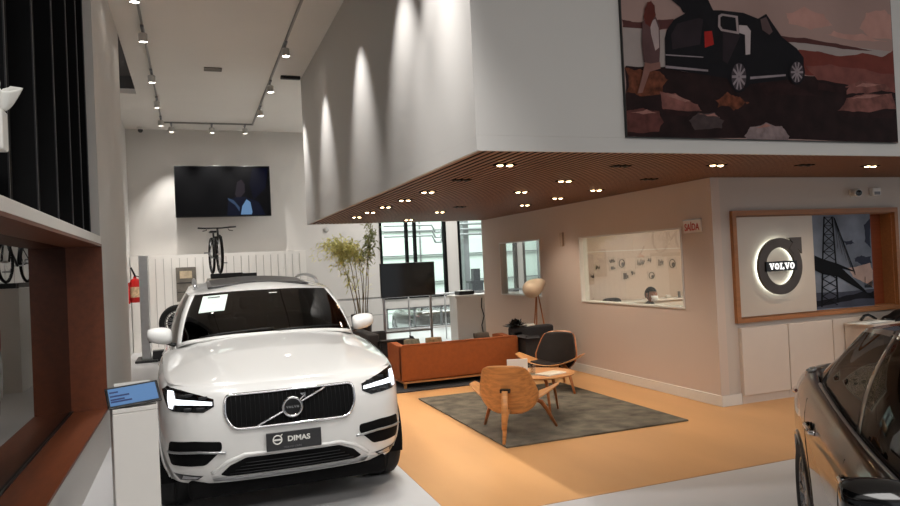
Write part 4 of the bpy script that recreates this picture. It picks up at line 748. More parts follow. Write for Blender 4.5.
# ------------------------------------------------------------------ office contents
oc = empty('office_cabinet', (7.6, 9.95, 0), 0, 'long low white cabinet along the office back wall', 'cabinet')
ch(B(5.9, 9.5, 9.77, 10.17, 0.001, .99).obj('body', M_white), oc); ch(RB(5.88, 9.52, 9.74, 10.175, .99, 1.02, .004, 1).obj('top', M_white), oc)
tag(MB().grid(lambda i, j: Vector((6.52+.16*(-1+2*i/16), 9.95+.07*(-1+2*j/6), 1.024+.065*(max(0, (1-(-1+2*i/16)**4)*(1-(-1+2*j/6)**4)))**.5)), 17, 7).obj('model_car_body', M_matte, smooth=True, solid=.003), 'small dark domed object on the office cabinet left of the person', 'ornament').name = 'dark_ornament'
for k, (x, w_, hh, m) in enumerate(((7.62, .10, .05, M_white), (7.85, .05, .10, M_grey), (8.02, .06, .07, M_dark), (8.18, .12, .05, M_paper), (8.4, .05, .09, M_alu))):
    tag(MB().lathe([(0, 1.021), (w_/2, 1.021), (w_/2*.9, 1.021+hh), (0, 1.021+hh)], 16, Matrix.Translation((x, 9.9, 0))).obj('desk_pot', m, auto=40), ['short white pot on the office cabinet just right of the person', 'tall grey cup second on the office cabinet', 'dark squat cup third on the office cabinet', 'wide white dish fourth on the office cabinet', 'silver cup at the right end of the row on the office cabinet'][k], 'cup', 'cups on the office cabinet')
def sketch(x, z, w, hh, kind, label):
    w *= .8; hh *= .8
    r = empty('wall_sketch', (x, 10.2, z), 0, label, 'drawing', 'sketches on the office wall')
    B(-w/2-.02, w/2+.02, -.006, -.001, -hh/2-.015, hh/2+.015).obj('sheet', mat('sketch sheet', (196, 180, 166), .7, var=0), r)
    mb = MB(); F = lambda a, b, d: (a, d, b); rnd = random.Random(int(x*1000))
    if kind == 'round':
        mb.tube([(w*.42*cos(2*pi*k/20), -.008, hh*.42*sin(2*pi*k/20)) for k in range(20)], .008, 5, closed=True); mb.prism([(w*.25*cos(2*pi*k/10)+.02, hh*.25*sin(2*pi*k/10)-.02) for k in range(10)], -.0075, -.006, F)
    elif kind == 'block': mb.box(-w*.4, w*.15, -.008, -.006, -hh*.4, hh*.35); mb.box(w*.2, w*.4, -.008, -.006, -hh*.3, hh*.1)
    else:
        for k in range(5):
            a = -w*.4+k*w*.2; mb.tube([(a, -.008, -hh*.4+rnd.random()*.04), (a+w*.08, -.008, hh*.4-rnd.random()*.06), (a+w*.15, -.008, rnd.uniform(-.3, .3)*hh)], .006, 5)
    mb.obj('ink_lines', mat('pencil grey', (88, 80, 76), .8, var=0), r); return r
SK = [(6.43, 1.60, .10, .12, 'line', 'faint line sketch leftmost in the upper row'), (6.72, 1.70, .14, .14, 'line', 'line sketch second from left in the upper row'), (6.74, 1.58, .14, .09, 'block', 'small blocky sketch beneath the second upper sketch'), (6.92, 1.65, .16, .2, 'round', 'round wheel-like sketch third in the upper row'), (7.30, 1.65, .2, .22, 'line', 'tall scribbled sketch in the middle of the upper row'), (7.48, 1.68, .10, .14, 'line', 'narrow sketch right of the scribbled middle one'), (7.72, 1.63, .14, .22, 'line', 'loose line sketch second from right in the upper row'), (7.97, 1.60, .18, .22, 'round', 'dark round sketch at the right end of the upper row'), (6.32, 1.45, .08, .14, 'line', 'faint sketch at the left end of the lower row'), (6.99, 1.43, .16, .18, 'block', 'dark square sketch in the lower row'), (7.13, 1.47, .1, .12, 'line', 'pale sketch just right of the dark square one'), (7.52, 1.41, .16, .16, 'round', 'dark disc sketch at the right of the lower row')]
for a in SK: sketch(*a)
dsk = empty('office_desk', (6.9, 8.5, 0), 0, 'white office desk in front of the masked person behind the window', 'desk')
ch(RB(6.35, 7.7, 8.1, 8.72, .72, .75, .004, 1).obj('desktop', M_white), dsk)
for x in (6.4, 7.65):
    for y in (8.15, 8.67): ch(B(x-.02, x+.02, y-.02, y+.02, 0, .72).obj('leg', M_alu), dsk)
oc2 = empty('office_chair', (6.66, 9.15, 0), 0, 'dark office chair carrying the masked person', 'chair')
RB(-.24, .24, -.24, .24, .42, .50, .03, 3).obj('seat', M_greyfab, oc2, auto=60); RB(-.22, .22, .2, .26, .55, .88, .02, 3).obj('backrest', M_greyfab, oc2, auto=60)
B(-.03, .03, .2, .27, .44, .6).obj('back_bar', M_black, oc2)
MB().tube([(0, 0, .08), (0, 0, .42)], .03, 10).obj('column', M_black, oc2)
for k in range(5): a = 2*pi*k/5; MB().tube([(0, 0, .09), (.28*cos(a), .28*sin(a), .05)], [.025, .018], 8).tube([(.28*cos(a), .28*sin(a)-.015, .028), (.28*cos(a), .28*sin(a)+.015, .028)], .027, 10).obj('foot', M_black, oc2)
# person (seated, skin-modifier body)
pe = empty('person', (6.66, 9.12, 0), radians(20), 'person with short black hair, white face mask and black top seated in the office', 'person')
def skin(name, verts, edges, radii, m, parent, sub=2):
    me = bpy.data.meshes.new(name); me.from_pydata(verts, edges, []); o = link(name, me, m, parent)
    md = o.modifiers.new('skin', 'SKIN'); md.use_smooth_shade = True
    sv = me.skin_vertices[0].data
    for i, r in enumerate(radii): sv[i].radius = (r if isinstance(r, tuple) else (r, r))
    sv[0].use_root = True
    s = o.modifiers.new('sub', 'SUBSURF'); s.levels = sub; s.render_levels = sub; return o
v = [(0, 0, .55), (0, .01, .68), (0, .02, .84), (0, .01, .95), (0, -.01, 1.02), (0, -.03, 1.06)]; e = [(0, 1), (1, 2), (2, 3), (3, 4), (4, 5)]; rr = [(.15, .11), (.13, .10), (.15, .11), (.13, .09), (.055, .055), (.05, .05)]
for s in (-1, 1):
    n = len(v); v += [(s*.17, .01, .94), (s*.23, -.08, .80), (s*.24, -.2, .70), (s*.18, -.38, .78)]; e += [(3, n), (n, n+1), (n+1, n+2), (n+2, n+3)]; rr += [.06, .05, .042, .034]
    n = len(v); v += [(s*.10, -.05, .56), (s*.12, -.42, .56), (s*.12, -.44, .3), (s*.12, -.43, .10), (s*.12, -.56, .05)]; e += [(0, n), (n, n+1), (n+1, n+2), (n+2, n+3), (n+3, n+4)]; rr += [.09, .065, .055, .04, .035]
skin('body', v, e, rr, mat('black top', (18, 18, 20), .8, var=.1), pe)
M_skin = mat('skin', (150, 100, 78), .55, var=.03)
for s in (-1, 1):
    hv = [(s*.175, -.40, .785), (s*.165, -.45, .775)]; he = [(0, 1)]; hr = [.024, .03]
    for k in range(4):
        n = len(hv); x = s*.165+(-.03+.02*k); L = [.06, .07, .066, .052][k]; hv += [(x, -.48, .775), (x, -.48-L*.5, .775), (x, -.48-L, .765)]; he += [(1, n), (n, n+1), (n+1, n+2)]; hr += [.0095, .009, .008]
    n = len(hv); hv += [(s*.135, -.44, .775), (s*.11, -.47, .77)]; he += [(1, n), (n, n+1)]; hr += [.012, .01]
    skin('hand', hv, he, hr, M_skin, pe, 1)
HC = Vector((0, -.04, 1.155))
def headp(i, j):
    a = 2*pi*i/28; t = pi*j/20; r = sin(t); z = cos(t)
    x = .075*r*cos(a); y = .095*r*sin(a); zz = .115*z
    if z < 0: x *= 1-.28*(-z)**1.2; y *= 1-.18*(-z)
    if y < 0:  # face front
        fx = abs(x)/.075
        y -= .018*math.exp(-((zz+.012)/.022)**2-(x/.014)**2)      # nose
        y += .008*math.exp(-((zz-.012)/.014)**2)*(math.exp(-((abs(x)-.032)/.016)**2))  # eye sockets
        y -= .006*math.exp(-((zz+.055)/.012)**2-(x/.025)**2)
    return HC+Vector((x, y, zz))
MB().grid(headp, 28, 21, True).obj('head', M_skin, pe, smooth=True, merge=True)
def hairp(i, j):
    a = 2*pi*i/28; t = pi*.62*j/14; x = .083*sin(t)*cos(a); y = .104*sin(t)*sin(a); z = .124*cos(t)
    if y < -.02: z = max(z, .052+.0*x)
    return HC+Vector((x, y+.004, z+.002))
MB().grid(hairp, 28, 15, True).obj('hair', M_matte, pe, smooth=True)
MB().grid(lambda i, j: HC+Vector((.072*sin(-1.2+2.4*i/12), -.100*cos(-1.2+2.4*i/12)-.012*sin(pi*j/6), -.012-.085*j/6)), 13, 7).obj('face_mask', mat('mask white', (226, 228, 230), .8, var=0), pe, smooth=True, solid=.003)
for s in (-1, 1):
    MB().rbox(s*.072, s*.085, -.03, -.005, HC.z-.035, HC.z+.03, .006, 2).obj('ear', M_skin, pe, auto=60)
    MB().lathe([(0, 0), (.010, .002), (.011, .005), (0, .009)], 12, basis((s*.03, HC.y-.083, HC.z+.012), (1, 0, 0), (0, 0, 1))).obj('eye', M_gloss, pe, auto=60)

# ------------------------------------------------------------------ downlights in the soffit
def downlight(lit):
    r = empty('downlight', (0, 0, SO), 0, '', 'downlight', 'paired downlights in the slatted soffit')
    h_ = MB(); h_.box(-.095, .095, -.045, -.038, -.004, .05); h_.box(-.095, .095, .038, .045, -.004, .05); h_.box(-.095, -.088, -.038, .038, -.004, .05); h_.box(.088, .095, -.038, .038, -.004, .05); h_.box(-.004, .004, -.038, .038, -.004, .05)
    h_.obj('housing', M_matte, r)
    for s in (-1, 1):
        MB().lathe([(.034, .03), (.034, -.004), (.030, -.006), (.030, .02)], 18, Matrix.Translation((s*.047, 0, 0)), cap=False).obj('lamp_ring', M_alu if lit else M_black, r, auto=50)
        MB().lathe([(0, -.016), (.012, -.014), (.022, -.010), (.030, -.003)], 18, Matrix.Translation((s*.047, 0, 0)), cap=False).obj('lamp_lens', M_lampwarm if lit else M_black, r)
    return r
LIT = [(2.62, 5.57), (2.62, 7.72), (2.62, 8.66), (2.62, 9.64), (2.62, 10.55), (2.62, 11.5), (3.88, 6.72), (3.88, 7.8), (3.84, 10.75), (3.84, 12.5), (4.87, 7.66), (4.87, 8.66), (4.87, 9.7), (4.89, 5.5), (6.98, 5.5)]
UNL = [(2.62, 6.62), (3.84, 9.85), (3.84, 5.6), (4.9, 6.6), (6.0, 5.47)]
def where(x, y):
    row = {2: 'leftmost', 3: 'second', 4: 'third', 5: 'fourth', 6: 'fourth', 7: 'rightmost'}[int(round(x-.12))]
    return row
pos = [(x, y, 1) for x, y in LIT]+[(x, y, 0) for x, y in UNL]
p1_ = downlight(True); p0_ = downlight(False); firsts = {1: True, 0: True}
for x, y, l in pos:
    src = p1_ if l else p0_
    o = src if firsts[l] else copy_tree(src)
    firsts[l] = False; o.location = (x, y, SO)
    colm = sorted([q for q in pos if abs(q[0]-x) < .3], key=lambda q: q[1]); k = [q[:2] for q in colm].index((x, y))+1
    o['label'] = '%s paired downlight, number %d from the front in the %s row of the slatted soffit' % ('lit' if l else 'unlit', k, where(x, y))
for k, (px_, py_) in enumerate(((XA, 9.2), (XA, 10.75), (XA, 13.0), (XA, 14.95), (XA, 16.75))):
    track_light(px_, py_, (-.2, py_+2, 0), 'track spotlight number %d from the front on the left ceiling rail' % (k+1))
for k, y in enumerate((11.05, 13.35, 15.45)):
    track_light(XB, y, (VX, y+.3, 1), 'track spotlight number %d from the front on the right ceiling rail' % (k+1))
for k, x in enumerate((-.34, .56, 1.32)):
    track_light(x, YE, (x, YF, 2), '%s spotlight on the far cross rail of the ceiling track' % ('left', 'middle', 'right')[k])

# ------------------------------------------------------------------ cars (front at y=0, length along +y, up z; x across)
def car_shell(root, D, paint, glass, off):
    """lower body from stacked plan outlines, hood / deck as height field, greenhouse from two outlines with slanted pillars"""
    T = Matrix.Translation((0, -off, 0))
    plan = D['plan']; lv = D['levels']; zt = D['ztop']; ZL = lv[0][0]; ZF = lv[-1][0]; rn = D.get('rear_round', .05)
    L = plan[-1][1]
    def sec(u, k):
        """k float level index"""
        z0, sx, dy = [lerp(lv[int(k)][q], lv[min(int(k)+1, len(lv)-1)][q], k-int(k)) for q in range(3)]
        p = crs(plan, u); x = p.x*sx; y = p.y
        wf = max(0, 1-y/(.30*L)); y = y+dy*wf**1.5*(1 if y < .3*L else 0)
        wr_ = max(0, (y-.8*L)/(.2*L)); y -= dy*.6*wr_
        z = ZL+(z0-ZL)*((ipl(zt, p.y)-ZL)/(ZF-ZL))
        return Vector((x, y, z))
    # smooth levels through catmull rom in z
    lvc = [Vector((a, b, c)) for a, b, c in lv]
    NS, NT = 150, 34
    us = [i/(NS-1) for i in range(NS)]
    def secs(u, t):
        q = crs(lvc, t); z0, sx, dy = q
        p = crs(plan, u); x = max(0, p.x)*sx; y = p.y
        wf = max(0, 1-y/(.30*L)); y += dy*wf**1.5
        wr_ = max(0, (p.y-.8*L)/(.2*L)); y -= dy*.6*wr_
        # flank tumble: character line
        z = ZL+(z0-ZL)*((ipl(zt, p.y)-ZL)/(ZF-ZL))
        if D.get('waist') and x > .5: x += D['waist'](p.y, z)*min(1, (x-.5)/.3)
        return Vector((x, y, z))
    full = [(-1, u) for u in us[::-1]]+[(1, u) for u in us[1:]]
    NF = len(full)
    P = [[None]*NF for _ in range(NT)]
    for j in range(NT):
        for i, (s, u) in enumerate(full):
            v = secs(u, j/(NT-1)); P[j][i] = Vector((s*v.x, v.y, v.z))
    ar = D['arches']  # list of (y, z, R)
    def push(v):
        if abs(v.x) < .5: return v, False
        for (ya, za, R) in ar:
            d = Vector((v.y-ya, v.z-za)); l = d.length
            if l < R:
                if l > R-.05 : d = d/l*R; return Vector((v.x, ya+d.x, za+d.y)), False
                return v, True
        return v, False
    side = MB(); inner = {}
    idx = {}
    for j in range(NT):
        for i in range(NF):
            v, ins = push(P[j][i]); idx[(j, i)] = ins; side.v.append(tuple(v))
    for j in range(NT-1):
        for i in range(NF-1):
            q = [(j, i), (j, i+1), (j+1, i+1), (j+1, i)]
            if any(idx[k] for k in q): continue
            side.f.append(tuple(a*NF+b for a, b in q)); side.mi.append(0)
    # hood
    W = D['hood']; ycowl = W['cowl']; zc = W['zc']  # functions
    top = [secs(u, 1) for u in us]
    iA = min(range(NS), key=lambda k: abs(top[k].y-W['corner'])+(10 if top[k].x < .4 else 0))
    iB = min(range(NS), key=lambda k: abs(top[k].y-W['end'])+(10 if top[k].x < .4 else 0))
    def topx(y):
        best = min(range(iA, iB+1), key=lambda k: abs(top[k].y-y)); return top[best]
    def lininterp(ks, y):
        for k in range(iA, iB):
            if top[k].y <= y <= top[k+1].y: return top[k].lerp(top[k+1], (y-top[k].y)/max(1e-6, top[k+1].y-top[k].y))
        return top[iA] if y < top[iA].y else top[iB]
    def fronty(x):
        for k in range(0, iA+1):
            if top[k].x <= x <= top[k+1].x: return top[k].lerp(top[k+1], (x-top[k].x)/max(1e-6, top[k+1].x-top[k].x))
        return top[iA]
    nA, nB = 61, 40
    def hoodp(i, j):
        a = -1+2*i/(nA-1); b = (j/(nB-1))**1.25
        sd_ = lininterp(None, lerp(top[iA].y, top[iB].y, b)); x = abs(a)*sd_.x
        fx = fronty(abs(a)*top[iA].x); y = lerp(fx.y, ycowl(abs(a)), b)
        if abs(a) > .999: y = sd_.y
        else: y = lerp(y, lerp(fx.y, sd_.y, b), abs(a)**8)
        zf = fx.z; ze = sd_.z
        zcen = zc(b); base = lerp(zf, ze, b)
        z = base+(zcen-base)*(1-abs(a)**W.get('pw', 3.2))
        if j > 0: z += W.get('crease', .0)*math.exp(-((abs(a)-lerp(.50, .72, b))/.05)**2)*min(1, b*5)*(1-b)**.3
        return Vector((math.copysign(x, a) if a else 0, y, z))
    hood = MB().grid(hoodp, nA, nB)
    # greenhouse outlines
    G0, G1 = D['g0'], D['g1']
    # deck: ring top -> greenhouse base
    deck = MB(); n0 = D['deck_u0']
    NB_ = 90
    g0s = [crs(G0, lerp(n0, 1, k/(NB_-1))) for k in range(NB_)]
    # match ring param by arc fraction
    tail = [top[k] for k in range(iB, NS)]
    cum = [0]
    for a, b in zip(tail, tail[1:]): cum.append(cum[-1]+(b-a).length)
    def tl(f):
        s = f*cum[-1]
        for k in range(len(cum)-1):
            if cum[k+1] >= s: return tail[k].lerp(tail[k+1], (s-cum[k])/max(1e-9, cum[k+1]-cum[k]))
        return tail[-1]
    for s in (-1, 1):
        def dp(i, j):
            a = tl(i/(NB_-1)); b = g0s[i]; t = j/8; v = a.lerp(b, t); v.z += D.get('deck_bulge', .02)*sin(pi*t)**.8*(1 if i > 0 else 0)
            if i > 0 and j == 8: v.z -= .012
            return Vector((s*v.x, v.y, v.z))
        deck.grid(dp, NB_, 9)
    for m_ in (side, hood, deck):
        m_.v = [tuple(T @ Vector(v)) for v in m_.v]
    bo = side.obj('lower_body', paint, root, smooth=True, merge=True)
    ho = hood.obj('hood', paint, root, smooth=True)
    do = deck.obj('shoulder', paint, root, smooth=True, merge=True)
    # greenhouse
    seg = D['segments']  # (kind, b0, b1, t0, t1)
    gb_ = MB(); out = []
    bul = D.get('bulge', .035)
    def gp(ub, ut, t):
        a = crs(G0, ub); b = crs(G1, ut); v = a.lerp(b, t)
        c = Vector((0, (a.y+b.y)/2*0+D['gcy'], v.z)); d = (v-c); d.z = 0; d.normalize()
        v += d*bul*sin(pi*t)
        return v
    NV = 18
    for (kind, b0, b1, t0, t1) in seg:
        n = max(3, int(60*max(b1-b0, t1-t0))+3)
        rows = [j/(NV-1) for j in range(NV)]
        sides = (-1, 1)
        for s in sides:
            def F(i, j, s=s):
                t = rows[j]; v = gp(lerp(b0, b1, i/(n-1)), lerp(t0, t1, i/(n-1)), t); return Vector((s*max(0, v.x), v.y, v.z))
            lo, hi = D['sill'], D['header']
            if kind == 'pillar': gb_.grid(F, n, NV)
            else:
                g = MB()
                def FG(i, j, lo_, hi_):
                    t = lerp(lo_, hi_, j/(NV-1)); v = gp(lerp(b0, b1, i/(n-1)), lerp(t0, t1, i/(n-1)), t); return Vector((s*max(0, v.x), v.y, v.z))
                gb_.grid(lambda i, j: FG(i, j, 0, lo), n, NV); gb_.grid(lambda i, j: FG(i, j, hi, 1), n, NV)
                g.grid(lambda i, j: FG(i, j, lo, hi), n, NV)
                g.v = [tuple(T @ Vector(v)) for v in g.v]
                out.append((kind, s, g))
    gb_.v = [tuple(T @ Vector(v)) for v in gb_.v]
    gb_.obj('pillars', D.get('pillar_mat', paint), root, smooth=True, merge=True, solid=.02)
    # windscreen and rear glass halves joined
    for nm in ('windscreen', 'rear_window'):
        both = MB()
        for k, s, g in out:
            if k == nm: both.add(g.v, g.f)
        both.obj(nm, glass[0] if nm == 'windscreen' else glass[1], root, smooth=True, merge=True)
    for k, s, g in out:
        if k == 'side_window': g.obj('side_window', glass[1], root, smooth=True)
    # roof
    def roofp(i, j):
        u = i/60; r = 1-j/14; e = crs(G1, u); c = Vector((0, D['rcy'](e.y), 0)); z = e.z+D['crown']*(1-r**2.2)
        return T @ Vector((e.x*r, c.y+(e.y-c.y)*r, z))
    rf = MB(); rf.grid(roofp, 61, 15)
    n = len(rf.v); rf.v += [(-a, b, c) for a, b, c in rf.v]; rf.f += [tuple(k+n for k in f) for f in rf.f]; rf.mi = [0]*len(rf.f)
    ro = rf.obj('roof', paint, root, smooth=True, merge=True)
    bm = bmesh.new()
    for me in (bo.data, ho.data, do.data): bm.from_mesh(me)
    tree = BVHTree.FromBMesh(bm); bm.free()
    # wheel arch lips and liners
    for (ya, za, R) in ar:
        for s in (-1, 1):
            pts = []
            for k in range(41):
                an = lerp(-.45, pi+.45, k/40); y = ya+R*cos(an); z = za+R*sin(an)
                if z < ZL+.02: continue
                hit = tree.ray_cast(Vector((s*2, y-off+ (.012*cos(an)), z+.012*sin(an))), Vector((-s, 0, 0)))
                x = hit[0].x if hit[0] else s*.9
                pts.append((x-s*.006, y-off, z))
            if len(pts) > 3: MB().tube(pts, .018, 8).obj('wheel_arch', D.get('arch_mat', paint), root, smooth=True)
            MB().grid(lambda i, j: Vector((s*lerp(.62, .93, j/3)*D['w']/.96, ya-off+(R-.004)*cos(pi*i/24*1.16-.25), za+(R-.004)*sin(pi*i/24*1.16-.25))), 25, 4).obj('arch_liner', M_matte, root, smooth=True)
    # dark underbody and cabin interior
    w = D['w']
    B(-w*.62, w*.62, .35-off, L-.3-off, ZL+.02, ZL+.16).obj('underbody', M_matte, root)
    return tree, T
def put(tree, off):
    """surface point for front projection"""
    def f(x, z, o=0.):
        h = tree.ray_cast(Vector((x, -5, z)), Vector((0, 1, 0)))
        if h[0] is None: return None
        return h[0]+h[1]*0+Vector((0, -o, 0))+(Vector((math.copysign(1, x)*o*.6, 0, 0)) if abs(x) > .75 else Vector((0, 0, 0)))
    return f
def patch(name, poly, f, o, m, root, step=.03, skirt=.02, smooth=True):
    """outlined patch wrapped onto the front of the car with real thickness"""
    pts = []
    n = len(poly)
    for i in range(n):
        a = Vector(poly[i]); b = Vector(poly[(i+1) % n]); k = max(1, int((b-a).length/step))
        for q in range(k): pts.append(a.lerp(b, q/k))
    nb = len(pts); x0 = min(p.x for p in pts); x1 = max(p.x for p in pts); z0 = min(p.y for p in pts); z1 = max(p.y for p in pts)
    def inside(p):
        c = False
        for i in range(nb):
            a = pts[i]; b = pts[i-1]
            if (a.y > p.y) != (b.y > p.y) and p.x < (b.x-a.x)*(p.y-a.y)/(b.y-a.y)+a.x: c = not c
        return c
    inn = []; x = x0+step/2
    while x < x1:
        z = z0+step/2
        while z < z1:
            p = Vector((x, z))
            if inside(p) and min((p-q).length for q in pts) > step*.45: inn.append(p)
            z += step
        x += step
    res = delaunay_2d_cdt(pts+inn, [(i, (i+1) % nb) for i in range(nb)], [], 1, 1e-5)
    V, Fc = res[0], res[2]
    fs = []
    for t in Fc: fs.append(tuple(t))
    P = []; last = None
    for p in V:
        q = f(p.x, p.y, o)
        if q is None: q = f(p.x*.96, p.y, o) or (Vector((p.x, last.y, p.y)) if last else Vector((p.x, 0, p.y)))
        last = q; P.append(q)
    mb = MB(); mb.add(P, fs)
    # skirt going inwards along +y
    m0 = len(P); om = res[3]; ids = {}
    for vi, orig in enumerate(om):
        for oi in orig:
            if oi < nb: ids[oi] = vi
    loop = [ids[i] for i in range(nb) if i in ids]
    if skirt:
        mb2 = [P[i]+Vector((0, skirt, 0)) for i in loop]; L = len(loop)
        base = len(mb.v); mb.v += [tuple(q) for q in mb2]
        for i in range(L): mb.f.append((loop[i], loop[(i+1) % L], base+(i+1) % L, base+i)); mb.mi.append(0)
    return mb.obj(name, m, root, auto=50)
def strip(name, line, r, f, o, m, root, closed=False, step=.02, n=8):
    pts = []; N = len(line)
    for i in range(N if closed else N-1):
        a = Vector(line[i]); b = Vector(line[(i+1) % N]); k = max(1, int((b-a).length/step))
        for q in range(k): pts.append(a.lerp(b, q/k))
    if not closed: pts.append(Vector(line[-1]))
    P = [f(p.x, p.y, o) or f(p.x*.97, p.y, o) for p in pts]; P = [p for p in P if p is not None]
    return MB().tube(P, r, n, closed=closed).obj(name, m, root, smooth=True)
def rounded(poly, r, n=5):
    out = []; N = len(poly)
    for i in range(N):
        p = Vector(poly[i]); a = (Vector(poly[i-1])-p); b = (Vector(poly[(i+1) % N])-p); d = min(r, a.length*.45, b.length*.45)
        s = p+a.normalized()*d; e = p+b.normalized()*d
        for k in range(n+1): t = k/n; out.append(tuple((1-t)**2*s+2*t*(1-t)*p+t*t*e))
    return out
def cabin(root, off, w, ys, zfloor, zseat, mats):
    ms, mdash = mats
    for k, y in enumerate(ys):
        xs = (-.36, .36) if k == 0 else (-.40, 0, .40)
        for x in xs:
            sw = .25 if k == 0 else .19
            s = MB().rbox(x-sw, x+sw, y-.25-off, y+.27-off, zseat-.14, zseat+.02, .05, 3)
            Mb = Matrix.Translation((x, y+.26-off, zseat)) @ Matrix.Rotation(radians(-16), 4, 'X')
            s.rbox(-sw, sw, -.06, .07, -.02, .56, .05, 3, Mb); s.obj('car_seat', ms, root, auto=60)
            MB().rbox(-.12, .12, -.04, .05, .60, .76, .04, 3, Mb).obj('headrest', ms, root, auto=60)
def mirror_part(root, x, y, z, off, s, paint, base):
    r = bpy.data.objects.new('wing_mirror', None); C.objects.link(r); r.parent = root; r.location = (s*x, y-off, z); r.empty_display_size = .05
    def P(i, j):
        a = 2*pi*i/28; t = pi*j/14; u = -cos(t); rad = sin(t)**.38
        X = u*.105; Y = rad*.075*cos(a)*(1 if cos(a) < 0 else .35)*(1); Z = rad*.072*sin(a)*(1.05-.12*u)
        return Vector((s*(X+.02), Y, Z+.012*u))
    m = MB().grid(P, 28, 15, True); m.obj('mirror_shell', paint, r, smooth=True, merge=True)
    MB().rbox(s*-.065, s*.105, .016, .030, -.055, .055, .006, 2).obj('mirror_glass', M_gloss, r, auto=60)
    MB().tube([(s*-.02, 0, -.06), (s*-.10, .03, -.10), (s*-.18, .06, -.11)], [.03, .034, .04], 10, flat=.55).obj('mirror_arm', base, r, smooth=True)
    return r

# ---- white SUV
OFF1 = 2.475
car = empty('suv', (.632, 5.11+OFF1, 0), 0, 'white sport utility vehicle facing the camera with dark grille and chrome frame', 'car')
zt1 = [(0, 1.0), (.15, 1.0), (.35, 1.015), (.8, 1.055), (1.5, 1.10), (2.6, 1.10), (4.0, 1.11), (4.95, 1.12)]
D1 = dict(w=.96,
 plan=[(0, 0, 0), (.25, .006, 0), (.45, .026, 0), (.62, .070, 0), (.74, .135, 0), (.83, .235, 0), (.885, .37, 0), (.922, .60, 0), (.945, .95, 0), (.96, 1.5, 0), (.962, 2.5, 0), (.962, 3.5, 0), (.945, 4.2, 0), (.90, 4.6, 0), (.80, 4.83, 0), (.55, 4.93, 0), (.28, 4.95, 0), (0, 4.955, 0)],
 levels=[(.315, .94, .10), (.35, .955, .065), (.40, .975, .035), (.46, .99, .015), (.56, 1.0, .0), (.70, 1.0, .0), (.80, .998, .012), (.90, .985, .035), (.96, .97, .062), (1.0, .945, .11)],
 ztop=zt1, arches=[(.87, .385, .44), (3.854, .385, .44)],
 hood=dict(corner=.34, end=1.62, cowl=lambda a: 1.33+.29*a**3, zc=lambda b: 1.0+.11*min(1, b*2.2)**.55+.155*b**.9, pw=2.9, crease=.015),
 g0=[(0, 1.20, 1.25), (.30, 1.215, 1.247), (.56, 1.275, 1.23), (.73, 1.38, 1.20), (.815, 1.62, 1.135), (.855, 2.0, 1.115), (.88, 2.6, 1.12), (.885, 3.4, 1.13), (.865, 4.2, 1.15), (.80, 4.62, 1.16), (.62, 4.80, 1.16), (.3, 4.84, 1.16), (0, 4.85, 1.16)],
 g1=[(0, 1.93, 1.63), (.30, 1.95, 1.627), (.52, 1.99, 1.617), (.645, 2.07, 1.608), (.69, 2.28, 1.612), (.695, 2.70, 1.640), (.685, 3.2, 1.665), (.685, 3.7, 1.665), (.67, 4.15, 1.645), (.63, 4.42, 1.62), (.50, 4.56, 1.605), (.3, 4.60, 1.60), (0, 4.61, 1.60)],
 segments=[('windscreen', 0, .165, 0, .170), ('pillar', .165, .195, .170, .20), ('side_window', .195, .41, .20, .42), ('pillar', .41, .43, .42, .44), ('side_window', .43, .60, .44, .60), ('pillar', .60, .62, .60, .62), ('side_window', .62, .76, .62, .76), ('pillar', .76, .84, .76, .84), ('rear_window', .84, 1, .84, 1)],
 deck_u0=.235, deck_bulge=.012, gcy=2.8, bulge=.045, sill=.05, header=.985, crown=.075, rcy=lambda y: lerp(2.5, 4.2, (y-1.93)/2.68))
tree1, T1 = car_shell(car, D1, M_wcar, (M_glassC, M_glassC), OFF1)
f1 = put(tree1, OFF1)
mir_seat = mat('charcoal seat leather', (38, 36, 36), .6, var=.1)
cabin(car, OFF1, .96, (2.35, 3.2), .4, .78, (mir_seat, M_black))
RB(-.72, .72, 1.75-OFF1, 2.05-OFF1, .85, 1.09, .05, 3).obj('dashboard', M_matte, car, auto=60)
stw = MB().tube([(.36+.18*cos(2*pi*k/28), 2.12-OFF1+.06*sin(2*pi*k/28), 1.03+.17*sin(2*pi*k/28)) for k in range(28)], .015, 8, closed=True); stw.obj('steering_wheel', M_black, car, smooth=True)
B(-.10, .10, 2.16-OFF1, 2.175-OFF1, 1.49, 1.55).obj('rear_view_mirror', M_black, car)
def mpoly(p): return [(-a, b) for a, b in p]
# grille
GR = rounded([(-.455, .940), (.455, .940), (.462, .80), (.405, .706), (-.405, .706), (-.462, .80)], .045)
patch('grille', GR, f1, .006, M_matte, car, .035, .05)
strip('grille_frame', GR, .0105, f1, .014, M_chrome, car, closed=True)
gs = MB()
for k in range(27):
    x = -.416+.832*k/26; z0 = .722+max(0, abs(x)-.39)*.9; pts = [f1(x, lerp(z0, .925, q/5), .012) for q in range(6)]
    gs.tube(pts, .0028, 5)
gs.obj('grille_bars', mat('grille bar black', (16, 16, 17), .6, var=0, spec=.3), car, smooth=True)
strip('diagonal_bar', [(-.25, .716), (.245, .930)], .008, f1, .022, M_chrome, car)
bc = f1(0, .823, .03)
bd = bpy.data.objects.new('badge', None); C.objects.link(bd); bd.parent = car; bd.location = bc; bd.empty_display_size = .02
Mb = basis((0, 0, 0), (1, 0, 0), (0, 0, 1))
MB().tube([(.066*cos(2*pi*k/40), -.004, .066*sin(2*pi*k/40)) for k in range(40)], .0105, 10, closed=True).obj('ring', M_chrome, bd, smooth=True)
MB().lathe([(0, -.002), (.06, -.002), (.06, .004), (0, .004)], 32, Mb).obj('disc', M_gloss, bd, auto=40)
MB().tube([(.05, -.008, .048), (.085, -.008, .082)], .009, 6).prism([(.055, .092), (.096, .095), (.096, .052)], -.014, -.004, lambda a, b, d: (a, d, b)).obj('arrow', M_chrome, bd)
